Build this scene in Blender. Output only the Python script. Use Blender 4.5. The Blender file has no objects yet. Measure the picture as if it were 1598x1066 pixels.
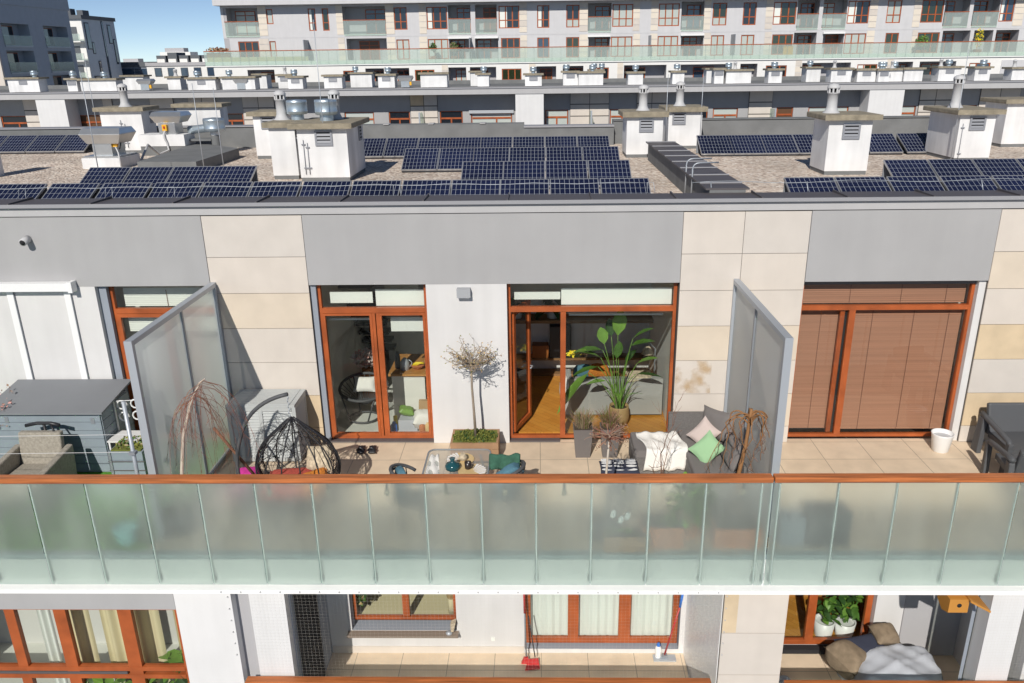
import bpy, math, random
from mathutils import Vector, Matrix, Euler
random.seed(7)
R = math.radians
S = bpy.context.scene
COL = S.collection
# ---------------------------------------------------------------- camera
cam_d = bpy.data.cameras.new('camera'); cam = bpy.data.objects.new('camera', cam_d); COL.objects.link(cam)
PITCH, ROLL, YAW = 0.342522, -0.0127271, -0.0227614
fw = Vector((math.sin(YAW)*math.cos(PITCH), math.cos(YAW)*math.cos(PITCH), -math.sin(PITCH)))
rt = Vector((math.cos(YAW), -math.sin(YAW), 0)); up = rt.cross(fw)
cr = math.cos(ROLL)*rt + math.sin(ROLL)*up; cu = -math.sin(ROLL)*rt + math.cos(ROLL)*up
m = Matrix((cr, cu, -fw)).transposed().to_4x4(); m.translation = (0, -12, 6.041)
cam.matrix_world = m
cam_d.sensor_width = 36; cam_d.lens = 1249.35/1598*36
cam_d.shift_x = -0.0103; cam_d.shift_y = 0.0016
cam_d.clip_start = 0.1; cam_d.clip_end = 6000
S.camera = cam
# ---------------------------------------------------------------- light
EL, AZ = R(36), R(12)
sun_dir = Vector((-math.sin(AZ)*math.cos(EL), -math.cos(AZ)*math.cos(EL), math.sin(EL)))
W = bpy.data.worlds.new('World'); S.world = W; W.use_nodes = True
nt = W.node_tree; bg = nt.nodes['Background']
sky = nt.nodes.new('ShaderNodeTexSky'); sky.sky_type = 'NISHITA'; sky.sun_disc = False
sky.sun_elevation = EL; sky.sun_rotation = math.atan2(sun_dir.x, sun_dir.y)
sky.altitude = 300; sky.air_density = 0.4; sky.dust_density = 0.0; sky.ozone_density = 3.0
tint = nt.nodes.new('ShaderNodeVectorMath'); tint.operation = 'MULTIPLY'; tint.inputs[1].default_value = (.97, .88, .77)
nt.links.new(sky.outputs[0], tint.inputs[0]); nt.links.new(tint.outputs[0], bg.inputs[0]); bg.inputs[1].default_value = 0.12
sl = bpy.data.lights.new('sun', 'SUN'); sl.energy = 4.3; sl.angle = R(0.5); sl.color = (1, 0.95, 0.87)
so = bpy.data.objects.new('sun', sl); COL.objects.link(so); so.location = (-10, -40, 40)
so.rotation_euler = sun_dir.to_track_quat('Z', 'Y').to_euler()
S.view_settings.view_transform = 'Standard'; S.view_settings.look = 'None'
S.view_settings.exposure = 0.0; S.view_settings.gamma = 1.0
S.cycles.max_bounces = 10; S.cycles.transparent_max_bounces = 24; S.cycles.transmission_bounces = 8
S.cycles.sample_clamp_indirect = 6
S.cycles.use_denoising = True

# ---------------------------------------------------------------- materials
MATS = {}
def mat(name, col, rough=0.7, metal=0.0, var=0.0, vs=1.5, bump=0.0, bs=40.0, streak=0.0, spec=0.5, band=0.0, grain=0.0):
    """principled material with mottling (var), vertical weather streaks and fine bump in world space"""
    mt = bpy.data.materials.new(name); mt.use_nodes = True; t = mt.node_tree
    p = t.nodes['Principled BSDF']
    p.inputs['Base Color'].default_value = (*col, 1); p.inputs['Roughness'].default_value = rough
    p.inputs['Metallic'].default_value = metal; p.inputs['Specular IOR Level'].default_value = spec
    geo = t.nodes.new('ShaderNodeNewGeometry')
    src = None
    def noise(scale, sx=(1, 1, 1), det=4):
        mp = t.nodes.new('ShaderNodeMapping'); mp.inputs['Scale'].default_value = sx
        t.links.new(geo.outputs['Position'], mp.inputs[0])
        n = t.nodes.new('ShaderNodeTexNoise'); n.inputs['Scale'].default_value = scale; n.inputs['Detail'].default_value = det
        t.links.new(mp.outputs[0], n.inputs['Vector']); return n
    last = None
    for amt, n in ((var, noise(vs) if var else None), (streak, noise(1.3, (3.0, 3.0, 0.22)) if streak else None), (band, noise(1.0, (.5, .5, 26.0), 3) if band else None), (grain, noise(1.0, (1.5, 30, 40), 4) if grain else None)):
        if not amt: continue
        mr = t.nodes.new('ShaderNodeMapRange'); mr.inputs[1].default_value = 0.25; mr.inputs[2].default_value = 0.75
        mr.inputs[3].default_value = 1-amt; mr.inputs[4].default_value = 1+amt
        t.links.new(n.outputs[0], mr.inputs[0])
        mx = t.nodes.new('ShaderNodeVectorMath'); mx.operation = 'SCALE'
        if last is None: mx.inputs[0].default_value = col
        else: t.links.new(last, mx.inputs[0])
        t.links.new(mr.outputs[0], mx.inputs['Scale']); last = mx.outputs[0]
    if last is not None: t.links.new(last, p.inputs['Base Color'])
    if bump:
        n = noise(bs); b = t.nodes.new('ShaderNodeBump'); b.inputs['Strength'].default_value = bump; b.inputs['Distance'].default_value = 0.02
        t.links.new(n.outputs[0], b.inputs['Height']); t.links.new(b.outputs[0], p.inputs['Normal'])
    MATS[name] = mt; return mt

mat('render_grey', (.37, .366, .370), .9, var=.06, vs=.9, streak=.025, bump=.15, bs=160)
mat('band_grey', (.43, .425, .432), .85, var=.03, streak=.03)
mat('plaster_bright', (.68, .675, .675), .9, var=.03, vs=2, streak=.05)
mat('plaster_white', (.63, .62, .615), .9, var=.035, vs=2, streak=.05, bump=.12, bs=120)
mat('chimney_white', (.71, .71, .715), .9, var=.13, vs=1.3, streak=.11, bump=.15, bs=90)
mat('stone_pale', (.60, .545, .49), .8, var=.05, vs=2.5, streak=.03)
mat('stone_cream', (.61, .55, .49), .8, var=.05, vs=2.2, streak=.03)
mat('stone_grey', (.57, .525, .48), .8, var=.05, vs=2.8)
mat('stone_warm', (.62, .535, .435), .8, var=.07, vs=2.2)
mat('stone_tan', (.60, .475, .32), .8, var=.14, vs=2.4)
mat('sill_brown', (.25, .20, .16), .5)
mat('joint_dark', (.12, .11, .10), .9)
mat('frame_wood', (.36, .085, .022), .42, var=.3, vs=3)
mat('rail_wood', (.43, .135, .04), .5, var=.12, vs=2, grain=.45)
mat('coping_metal', (.098, .088, .092), .55, var=.06)
mat('coping_edge', (.30, .30, .32), .5)
mat('bitumen', (.17, .175, .178), .9, var=.14, vs=2.5, bump=.2, bs=30)
mat('bitumen_dark', (.05, .053, .058), .85, var=.2, vs=3)
mat('galvanised', (.52, .60, .66), .38, .75, var=.07, vs=8)
mat('sheet_metal', (.62, .63, .63), .3, .85, var=.06, vs=6)
mat('flue_grey', (.50, .50, .51), .6, var=.05)
mat('cap_concrete', (.27, .235, .175), .95, var=.28, vs=7, bump=.4, bs=30)
mat('louvre_grey', (.25, .26, .29), .55)
mat('void_dark', (.015, .015, .018), .9)
mat('panel_back', (.03, .03, .035), .6)
mat('panel_frame', (.50, .51, .53), .35, .6)
mat('cell_blue', (.010, .014, .042), .16, spec=.5, var=.45, vs=.55)
mat('cell_line', (.42, .45, .50), .4)
mat('slab_white', (.86, .86, .85), .8, var=.03)
mat('gutter', (.30, .38, .40), .6)
mat('steel_grey', (.27, .29, .32), .5, .3)
mat('steel_pale', (.42, .45, .49), .45, .3)
mat('post_green', (.42, .50, .48), .5, .1)
mat('turf', (.10, .30, .03), 1.0, var=.25, vs=30, bump=.8, bs=200)
mat('moss', (.15, .17, .03), 1.0, var=.35, vs=14, bump=.6, bs=120)
mat('moss_tip', (.23, .24, .05), 1.0)
mat('bark', (.27, .22, .17), .9, var=.15, vs=12)
mat('bark_pale', (.52, .45, .38), .9, var=.15, vs=12)
mat('twig_brown', (.21, .10, .06), .9)
mat('twig_red', (.25, .10, .07), .9)
mat('willow_brown', (.27, .13, .05), .8, var=.2, vs=9)
mat('bud_tan', (.52, .36, .16), .9)
mat('leaf_green', (.07, .16, .025), .5, var=.3, vs=6)
mat('leaf_light', (.16, .30, .05), .45, var=.2, vs=6)
mat('leaf_dark', (.035, .085, .02), .5, var=.2, vs=6)
mat('dry_grass', (.30, .25, .15), .95)
mat('dry_brown', (.30, .19, .13), .95)
mat('planter_taupe', (.145, .13, .125), .7, var=.04)
mat('planter_wood', (.34, .20, .11), .8, var=.18, vs=5)
mat('terracotta', (.50, .18, .075), .85, var=.08)
mat('pot_white', (.80, .80, .80), .4)
mat('pot_tan', (.42, .28, .13), .75, var=.12, vs=12)
mat('pot_teal', (.25, .60, .60), .5)
mat('soil', (.06, .045, .03), 1)
mat('shed_body', (.24, .285, .325), .7, var=.06, vs=5)
mat('shed_roof', (.20, .21, .225), .75, var=.03, vs=3)
mat('louvre_case', (.45, .47, .47), .65, var=.03)
mat('black_metal', (.018, .018, .022), .45)
mat('charcoal', (.08, .083, .09), .6, var=.06)
mat('rattan_beige', (.34, .31, .26), .85, var=.22, vs=30, bump=.8, bs=90)
mat('rattan_grey', (.17, .16, .155), .85, var=.2, vs=40, bump=.8, bs=90)
mat('sofa_cloth', (.185, .17, .165), .95, var=.06, bump=.25, bs=150)
mat('cloth_white', (.80, .78, .74), .95, var=.04, bump=.5, bs=60)
mat('cloth_green', (.30, .49, .28), .95, var=.05, bump=.2, bs=60)
mat('cloth_pink', (.54, .45, .42), .95, var=.04, bump=.2, bs=60)
mat('cloth_red', (.42, .07, .05), .95, var=.35, vs=30)
mat('cloth_orange', (.45, .15, .02), .95, var=.4, vs=35)
mat('cloth_cream', (.48, .40, .29), .95, var=.45, vs=22)
mat('cloth_magenta', (.50, .03, .25), .8)
mat('cloth_blue', (.07, .17, .23), .85, var=.15, vs=20)
mat('cloth_darkgreen', (.04, .12, .08), .95, var=.2, vs=20, bump=.5, bs=80)
mat('cloth_navy', (.03, .035, .06), .9)
mat('tarp_grey', (.46, .48, .53), .7, var=.05, vs=5)
mat('tarp_brown', (.22, .165, .11), .9, var=.2, vs=12)
mat('enamel_white', (.82, .82, .82), .35)
mat('plastic_red', (.45, .03, .03), .4)
mat('plastic_blue', (.03, .17, .60), .4)
mat('plastic_yellow', (.80, .42, .02), .45)
mat('paint_orange', (.52, .23, .04), .6, var=.08)
mat('lamp_grey', (.40, .41, .43), .5, .2)
mat('bottle_teal', (.015, .07, .085), .12)
mat('ceramic_dark', (.03, .022, .02), .3)
mat('plate_wood', (.62, .45, .22), .6, var=.1, vs=10)
mat('wall_int', (.74, .73, .70), .9)
mat('wall_int_grey', (.62, .61, .58), .9)
mat('ceiling_int', (.82, .82, .80), .9)
mat('floor_pale', (.68, .68, .63), .5, var=.05)
mat('counter_wood', (.48, .23, .07), .5, var=.12, vs=8)
mat('cabinet_white', (.74, .73, .68), .5)
mat('shelf_wood', (.22, .12, .05), .6)
mat('leather', (.30, .10, .02), .5)
mat('sofa_int', (.34, .34, .33), .95, var=.04)
mat('blind_white', (.76, .77, .73), .8)
mat('blind_brown', (.385, .18, .11), .65, band=.14)
mat('blind_cord', (.20, .09, .06), .8)
mat('curtain_cream', (.66, .58, .37), .95, var=.05)
mat('curtain_white', (.74, .76, .72), .95)
mat('paper_brown', (.42, .27, .14), .9)
mat('yellow', (.80, .62, .02), .5)
mat('flower_pink', (.60, .32, .28), .9)
mat('bounce_ground', (.34, .33, .31), .95, var=.2, vs=.05)  # ground tone raised so it bounces fill light onto the facades
mat('far_white', (.76, .75, .73), .9, var=.03)
mat('far_grey', (.40, .395, .41), .9, var=.03)
mat('far_facade', (.56, .555, .57), .9, var=.03, streak=.03)
mat('far_stone', (.70, .63, .54), .9, var=.04)
mat('tower_shade_blue', (.42, .46, .52), .85, var=.05)  # bluish shade of the left block is put into this wall colour
mat('far_dark', (.10, .11, .125), .7)
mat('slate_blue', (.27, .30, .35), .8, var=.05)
mat('shaded_white', (.52, .57, .63), .8, var=.05)  # white wall turned from the sun, its blue shade put into the colour
mat('rope_white', (.70, .70, .70), .6)
mat('shutter_grey', (.40, .42, .45), .5)
mat('net_cord', (.55, .53, .49), .8)
mat('pane_dark', (.012, .016, .022), .06, spec=1.0)
mat('pane_blue', (.035, .06, .10), .06, spec=1.0)
mat('pane_curtain', (.46, .50, .47), .35, spec=.8)
mat('pane_green', (.02, .03, .012), .06, spec=1.0)
mat('pane_brown', (.12, .06, .03), .3)
mat('awning_white', (.78, .78, .78), .6)

def glass_mat(name, tint, refl=1.0):
    mt = bpy.data.materials.new(name); mt.use_nodes = True; t = mt.node_tree; t.nodes.remove(t.nodes['Principled BSDF'])
    out = t.nodes['Material Output']
    tr = t.nodes.new('ShaderNodeBsdfTransparent'); tr.inputs[0].default_value = (*tint, 1)
    gl = t.nodes.new('ShaderNodeBsdfGlossy'); gl.inputs['Roughness'].default_value = 0.01; gl.inputs[0].default_value = (refl, refl, refl, 1)
    fr = t.nodes.new('ShaderNodeFresnel'); fr.inputs[0].default_value = 1.5
    mx = t.nodes.new('ShaderNodeMixShader')
    t.links.new(fr.outputs[0], mx.inputs[0]); t.links.new(tr.outputs[0], mx.inputs[1]); t.links.new(gl.outputs[0], mx.inputs[2])
    t.links.new(mx.outputs[0], out.inputs[0]); MATS[name] = mt
glass_mat('glass_clear', (.90, .93, .91))

def frosted(name, col, f_trans, f_refr, rough, ior=1.25, dshare=.5, dalb=.85, smudge=False):
    """etched glass: part diffuse, part clear, part rough refraction"""
    mt = bpy.data.materials.new(name); mt.use_nodes = True; t = mt.node_tree; t.nodes.remove(t.nodes['Principled BSDF'])
    out = t.nodes['Material Output']
    tr = t.nodes.new('ShaderNodeBsdfTransparent'); tr.inputs[0].default_value = (*col, 1)
    rf = t.nodes.new('ShaderNodeBsdfRefraction'); rf.inputs[0].default_value = (*col, 1)
    rf.inputs['Roughness'].default_value = rough; rf.inputs['IOR'].default_value = ior
    df = t.nodes.new('ShaderNodeBsdfTranslucent'); df.inputs[0].default_value = (*[c*dalb for c in col], 1)
    dd = t.nodes.new('ShaderNodeBsdfDiffuse'); dd.inputs[0].default_value = (*[c*dalb for c in col], 1)
    m0 = t.nodes.new('ShaderNodeMixShader'); m0.inputs[0].default_value = dshare
    t.links.new(df.outputs[0], m0.inputs[1]); t.links.new(dd.outputs[0], m0.inputs[2])
    m1 = t.nodes.new('ShaderNodeMixShader'); m1.inputs[0].default_value = f_refr/(f_trans+f_refr)
    t.links.new(tr.outputs[0], m1.inputs[1]); t.links.new(rf.outputs[0], m1.inputs[2])
    m2 = t.nodes.new('ShaderNodeMixShader'); m2.inputs[0].default_value = f_trans+f_refr
    t.links.new(m0.outputs[0], m2.inputs[1]); t.links.new(m1.outputs[0], m2.inputs[2])
    if smudge:   # uneven dirt on the etched face
        geo = t.nodes.new('ShaderNodeNewGeometry'); n = t.nodes.new('ShaderNodeTexNoise'); n.inputs['Scale'].default_value = 1.7; n.inputs['Detail'].default_value = 7
        mp = t.nodes.new('ShaderNodeMapping'); mp.inputs['Scale'].default_value = (1.4, 1, .5); t.links.new(geo.outputs['Position'], mp.inputs[0]); t.links.new(mp.outputs[0], n.inputs['Vector'])
        mr = t.nodes.new('ShaderNodeMapRange'); mr.inputs[1].default_value = .3; mr.inputs[2].default_value = .7; mr.inputs[3].default_value = f_trans+f_refr+.07; mr.inputs[4].default_value = f_trans+f_refr-.07
        t.links.new(n.outputs[0], mr.inputs[0]); t.links.new(mr.outputs[0], m2.inputs[0])
    gl = t.nodes.new('ShaderNodeBsdfGlossy'); gl.inputs['Roughness'].default_value = .08
    m3 = t.nodes.new('ShaderNodeMixShader'); m3.inputs[0].default_value = .05
    t.links.new(m2.outputs[0], m3.inputs[1]); t.links.new(gl.outputs[0], m3.inputs[2])
    t.links.new(m3.outputs[0], out.inputs[0]); MATS[name] = mt
frosted('glass_frosted', (.86, .955, .89), .07, .62, .6, dshare=.62, smudge=True)
frosted('glass_screen', (.93, .96, .94), .08, .28, .6, dshare=.5, dalb=1.0)
frosted('glass_tinted', (.62, .66, .60), .75, .05, .2)
frosted('glass_far', (.88, .94, .90), .72, .02, .3, dshare=.75)
def clearback():
    mt = bpy.data.materials.new('glass_back'); mt.use_nodes = True; t = mt.node_tree; t.nodes.remove(t.nodes['Principled BSDF'])
    tr = t.nodes.new('ShaderNodeBsdfTransparent'); t.links.new(tr.outputs[0], t.nodes['Material Output'].inputs[0]); MATS['glass_back'] = mt
clearback()
def veil(name, col, a):
    mt = bpy.data.materials.new(name); mt.use_nodes = True; t = mt.node_tree
    p = t.nodes['Principled BSDF']; p.inputs['Base Color'].default_value = (*col, 1); p.inputs['Roughness'].default_value = .9; p.inputs['Alpha'].default_value = a
    MATS[name] = mt
frosted('glass_table', (.80, .82, .80), .62, .06, .3, dshare=.7)
def rust():
    mt = bpy.data.materials.new('rust'); mt.use_nodes = True; t = mt.node_tree; p = t.nodes['Principled BSDF']
    p.inputs['Base Color'].default_value = (.56, .36, .15, 1); p.inputs['Roughness'].default_value = .9
    geo = t.nodes.new('ShaderNodeNewGeometry'); n = t.nodes.new('ShaderNodeTexNoise'); n.inputs['Scale'].default_value = 3.2; n.inputs['Detail'].default_value = 5
    t.links.new(geo.outputs['Position'], n.inputs['Vector'])
    mr = t.nodes.new('ShaderNodeMapRange'); mr.inputs[1].default_value = .44; mr.inputs[2].default_value = .62; mr.inputs[3].default_value = 0; mr.inputs[4].default_value = .45
    t.links.new(n.outputs[0], mr.inputs[0]); t.links.new(mr.outputs[0], p.inputs['Alpha']); MATS['rust'] = mt
rust()
def gravel():
    mt = bpy.data.materials.new('gravel'); mt.use_nodes = True; t = mt.node_tree; p = t.nodes['Principled BSDF']
    geo = t.nodes.new('ShaderNodeNewGeometry'); v = t.nodes.new('ShaderNodeTexVoronoi'); v.inputs['Scale'].default_value = 18
    t.links.new(geo.outputs['Position'], v.inputs['Vector'])
    r = t.nodes.new('ShaderNodeValToRGB'); e = r.color_ramp.elements
    e[0].position = 0; e[0].color = (.38, .29, .23, 1); e[1].position = 1; e[1].color = (.90, .84, .76, 1)
    for pos, c in ((.3, (.62, .50, .42, 1)), (.55, (.72, .61, .51, 1)), (.8, (.78, .67, .56, 1))):
        k = e.new(pos); k.color = c
    sp = t.nodes.new('ShaderNodeSeparateColor'); t.links.new(v.outputs['Color'], sp.inputs[0]); t.links.new(sp.outputs[0], r.inputs[0])
    n = t.nodes.new('ShaderNodeTexNoise'); n.inputs['Scale'].default_value = .8; n.inputs['Detail'].default_value = 5
    t.links.new(geo.outputs['Position'], n.inputs['Vector'])
    mr = t.nodes.new('ShaderNodeMapRange'); mr.inputs[1].default_value = .3; mr.inputs[2].default_value = .7; mr.inputs[3].default_value = .76; mr.inputs[4].default_value = 1.10
    t.links.new(n.outputs[0], mr.inputs[0])
    sc = t.nodes.new('ShaderNodeVectorMath'); sc.operation = 'SCALE'; t.links.new(r.outputs[0], sc.inputs[0]); t.links.new(mr.outputs[0], sc.inputs['Scale'])
    t.links.new(sc.outputs[0], p.inputs['Base Color']); p.inputs['Roughness'].default_value = .95
    b = t.nodes.new('ShaderNodeBump'); b.inputs['Strength'].default_value = 1; b.inputs['Distance'].default_value = .03; b.invert = True
    t.links.new(v.outputs['Distance'], b.inputs['Height']); t.links.new(b.outputs[0], p.inputs['Normal']); MATS['gravel'] = mt
gravel()
def tiles(name, c1, c2, mortar, bw, bh, ms, rot=0.0, off=0.0, rough=.6, squash=1.0):
    mt = bpy.data.materials.new(name); mt.use_nodes = True; t = mt.node_tree; p = t.nodes['Principled BSDF']
    geo = t.nodes.new('ShaderNodeNewGeometry'); mp = t.nodes.new('ShaderNodeMapping'); mp.inputs['Rotation'].default_value = (0, 0, rot)
    t.links.new(geo.outputs['Position'], mp.inputs[0])
    b = t.nodes.new('ShaderNodeTexBrick'); b.offset = off; b.inputs['Color1'].default_value = (*c1, 1); b.inputs['Color2'].default_value = (*c2, 1)
    b.inputs['Mortar'].default_value = (*mortar, 1); b.inputs['Scale'].default_value = 1; b.inputs['Mortar Size'].default_value = ms
    b.inputs['Brick Width'].default_value = bw; b.inputs['Row Height'].default_value = bh
    t.links.new(mp.outputs[0], b.inputs['Vector'])
    n = t.nodes.new('ShaderNodeTexNoise'); n.inputs['Scale'].default_value = 3; n.inputs['Detail'].default_value = 6; t.links.new(geo.outputs['Position'], n.inputs['Vector'])
    mr = t.nodes.new('ShaderNodeMapRange'); mr.inputs[1].default_value = .3; mr.inputs[2].default_value = .7; mr.inputs[3].default_value = .9; mr.inputs[4].default_value = 1.08
    t.links.new(n.outputs[0], mr.inputs[0])
    sc = t.nodes.new('ShaderNodeVectorMath'); sc.operation = 'SCALE'; t.links.new(b.outputs[0], sc.inputs[0]); t.links.new(mr.outputs[0], sc.inputs['Scale'])
    t.links.new(sc.outputs[0], p.inputs['Base Color']); p.inputs['Roughness'].default_value = rough; MATS[name] = mt
tiles('terrace_tile', (.66, .53, .39), (.69, .555, .41), (.36, .29, .22), .75, .6, .006)
tiles('parquet', (.50, .21, .035), (.58, .27, .05), (.25, .10, .02), .5, .1, .002, rot=.78, off=.5, rough=.35)

# ---------------------------------------------------------------- mesh builder
ORG = {}
class MB:
    def __init__(s, *mats):
        s.v = []; s.f = []; s.mi = []; s.mats = list(mats); s.M = Matrix(); s.sm = []
    def idx(s, mname):
        if mname is None: return 0
        if mname not in s.mats: s.mats.append(mname)
        return s.mats.index(mname)
    def add(s, vs, fs, mname=None, smooth=False):
        k = len(s.v); i = s.idx(mname)
        s.v += [tuple(s.M @ Vector(p)) for p in vs]
        for f in fs: s.f.append([k+a for a in f]); s.mi.append(i); s.sm.append(smooth)
        return s
    def box(s, x0, x1, y0, y1, z0, z1, mname=None, front=None):
        vs = [(x, y, z) for x in (x0, x1) for y in (y0, y1) for z in (z0, z1)]
        fs = [(0, 1, 3, 2), (4, 6, 7, 5), (2, 3, 7, 6), (0, 2, 6, 4), (1, 5, 7, 3)]
        s.add(vs, fs, mname); s.add(vs, [(0, 4, 5, 1)], front or mname); return s
    def hexa(s, b, t, mname=None):
        """b, t: 4 bottom and 4 top points"""
        s.add(list(b)+list(t), [(3, 2, 1, 0), (4, 5, 6, 7), (0, 1, 5, 4), (1, 2, 6, 5), (2, 3, 7, 6), (3, 0, 4, 7)], mname); return s
    def prism(s, poly, x0, x1, mname=None):
        """poly in (y,z), extruded along x"""
        n = len(poly); vs = [(x0, y, z) for y, z in poly]+[(x1, y, z) for y, z in poly]
        s.add(vs, [list(range(n)), list(range(2*n-1, n-1, -1))]+[(i, i+n, (i+1) % n+n, (i+1) % n) for i in range(n)], mname); return s
    def prismz(s, poly, z0, z1, mname=None):
        n = len(poly); vs = [(x, y, z0) for x, y in poly]+[(x, y, z1) for x, y in poly]
        s.add(vs, [list(range(n-1, -1, -1)), list(range(n, 2*n))]+[(i, (i+1) % n, (i+1) % n+n, i+n) for i in range(n)], mname); return s
    def tube(s, pts, r, n=6, mname=None, closed=False):
        P = [Vector(p) for p in pts]; m = len(P); rr = r if isinstance(r, (list, tuple)) else [r]*m
        vs = []; last = None
        for i in range(m):
            if closed: d = P[(i+1) % m]-P[i-1]
            else: d = P[min(i+1, m-1)]-P[max(i-1, 0)]
            d = d.normalized() if d.length > 1e-9 else Vector((0, 0, 1))
            if last is None:
                a = d.orthogonal().normalized()
            else:
                a = last - d*last.dot(d); a = a.normalized() if a.length > 1e-6 else d.orthogonal().normalized()
            last = a; b = d.cross(a)
            for k in range(n):
                t = 2*math.pi*k/n; vs.append(P[i]+(a*math.cos(t)+b*math.sin(t))*rr[i])
        fs = []
        for i in range(m if closed else m-1):
            j = (i+1) % m
            for k in range(n): fs.append((i*n+k, i*n+(k+1) % n, j*n+(k+1) % n, j*n+k))
        if not closed: fs += [tuple(range(n-1, -1, -1)), tuple(range((m-1)*n, m*n))]
        s.add(vs, fs, mname, smooth=n > 4); return s
    def lathe(s, prof, c=(0, 0, 0), n=20, mname=None, smooth=True, sx=1.0, sy=1.0):
        vs = []; fs = []; m = len(prof)
        for r, z in prof:
            for k in range(n):
                t = 2*math.pi*k/n; vs.append((c[0]+r*sx*math.cos(t), c[1]+r*sy*math.sin(t), c[2]+z))
        for i in range(m-1):
            for k in range(n): fs.append((i*n+k, i*n+(k+1) % n, (i+1)*n+(k+1) % n, (i+1)*n+k))
        s.add(vs, fs, mname, smooth)
        caps = []
        if prof[0][0] > 1e-4: caps.append(tuple(range(n-1, -1, -1)))
        if prof[-1][0] > 1e-4: caps.append(tuple(range((m-1)*n, m*n)))
        if caps: s.add(vs, caps, mname, False)
        return s
    def pillow(s, c, w, h, t, rot=(0, 0, 0), mname=None, n=10, pinch=.12):
        old = s.M; s.M = old @ Matrix.Translation(c) @ Euler(rot).to_matrix().to_4x4()
        for sg in (1, -1):
            vs = []; fs = []
            for i in range(n+1):
                for j in range(n+1):
                    u = 2*i/n-1; v = 2*j/n-1
                    e = (1-u**4)*(1-v**4)
                    px = u*(1-pinch*(1-abs(v)**2)*0+0)*(1-pinch*(v*v)*0); sc = 1-pinch*(1-max(abs(u), abs(v)))*0
                    x = u*w/2*(1-pinch*(1-v*v)*(u*u)); y = v*h/2*(1-pinch*(1-u*u)*(v*v))
                    z = sg*t/2*max(e, 0)**.6 + .006*math.sin(9*u+4*v+c[0]*7)*e
                    vs.append((x, y, z))
            for i in range(n):
                for j in range(n):
                    q = (i*(n+1)+j, (i+1)*(n+1)+j, (i+1)*(n+1)+j+1, i*(n+1)+j+1)
                    fs.append(q if sg > 0 else q[::-1])
            s.add(vs, fs, mname, True)
        s.M = old; return s
    def leaf(s, p, d, ln, wd, mname=None, droop=.25):
        """folded leaf from p along d"""
        d = Vector(d).normalized(); sd = d.cross(Vector((0, 0, 1)))
        if sd.length < .45: sd = Vector((1, .15, 0)); sd = sd-d*sd.dot(d)
        sd.normalize(); n = sd.cross(d); p = Vector(p)
        a = p; vs = [p]
        pts = [(.0, .0), (.25, .8), (.55, 1.), (.82, .6), (1., 0.)]
        L = []; Rr = []; C = []
        for u, ww in pts:
            c = p+d*ln*u - Vector((0, 0, 1))*droop*ln*u*u
            C.append(c); L.append(c+sd*wd*.5*ww+n*wd*.12*ww); Rr.append(c-sd*wd*.5*ww+n*wd*.12*ww)
        vs = C+L+Rr; k = len(pts); fs = []
        for i in range(k-1):
            fs.append((i, i+1, k+i+1, k+i)); fs.append((i+1, i, 2*k+i, 2*k+i+1))
        s.add(vs, fs, mname, True); return s
    def scatter(s, c, rad, n, size, mnames, shell=.3, flat=1.0):
        for _ in range(n):
            while True:
                q = Vector((random.uniform(-1, 1), random.uniform(-1, 1), random.uniform(-1, 1)))
                if shell < q.length < 1: break
            p = Vector(c)+Vector((q.x*rad[0], q.y*rad[1], q.z*rad[2]))
            a = Vector((random.gauss(0, 1), random.gauss(0, 1), random.gauss(0, 1)*flat)).normalized(); b = a.orthogonal().normalized()
            z = size*random.uniform(.6, 1.3)
            s.add([p-a*z*.5, p+b*z*.3, p+a*z*.5, p-b*z*.3], [(0, 1, 2, 3)], random.choice(mnames))
        return s
    def build(s, name, parent=None, loc=None, label=None, cat=None, group=None, kind=None, bevel=0):
        me = bpy.data.meshes.new(name)
        o = bpy.data.objects.new(name, me); COL.objects.link(o)
        if parent is not None:
            o.parent = parent; org = ORG[parent.name]
        else:
            org = Vector(loc) if loc is not None else Vector((0, 0, 0)); o.location = org
        ORG[o.name] = org
        me.from_pydata([tuple(Vector(p)-org) for p in s.v], [], s.f)
        for mn in s.mats: me.materials.append(MATS[mn])
        for p, i, sm in zip(me.polygons, s.mi, s.sm): p.material_index = i; p.use_smooth = sm
        me.update()
        if bevel:
            b = o.modifiers.new('edge', 'BEVEL'); b.width = bevel; b.segments = 2; b.limit_method = 'ANGLE'; b.angle_limit = R(50)
        tag(o, label, cat, group, kind); return o
def tag(o, label=None, cat=None, group=None, kind=None):
    for k, v in (('label', label), ('category', cat), ('group', group), ('kind', kind)):
        if v: o[k] = v
def thing(name, label, cat, loc=(0, 0, 0), group=None):
    o = bpy.data.objects.new(name, None); COL.objects.link(o); o.location = loc; o.empty_display_size = .2
    ORG[o.name] = Vector(loc); tag(o, label, cat, group); return o
def copy_tree(o, loc, label, group):
    c = o.copy(); COL.objects.link(c); c.location = loc; ORG[c.name] = Vector(loc); tag(c, label, None, group)
    for ch in list(o.children):
        k = ch.copy(); COL.objects.link(k); k.parent = c
        for g in list(ch.children):
            h = g.copy(); COL.objects.link(h); h.parent = k
    return c
def bez(p0, p1, p2, n=10):
    p0, p1, p2 = map(Vector, (p0, p1, p2))
    return [(p0*(1-t)**2+p1*2*t*(1-t)+p2*t*t) for t in [i/n for i in range(n+1)]]

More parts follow.
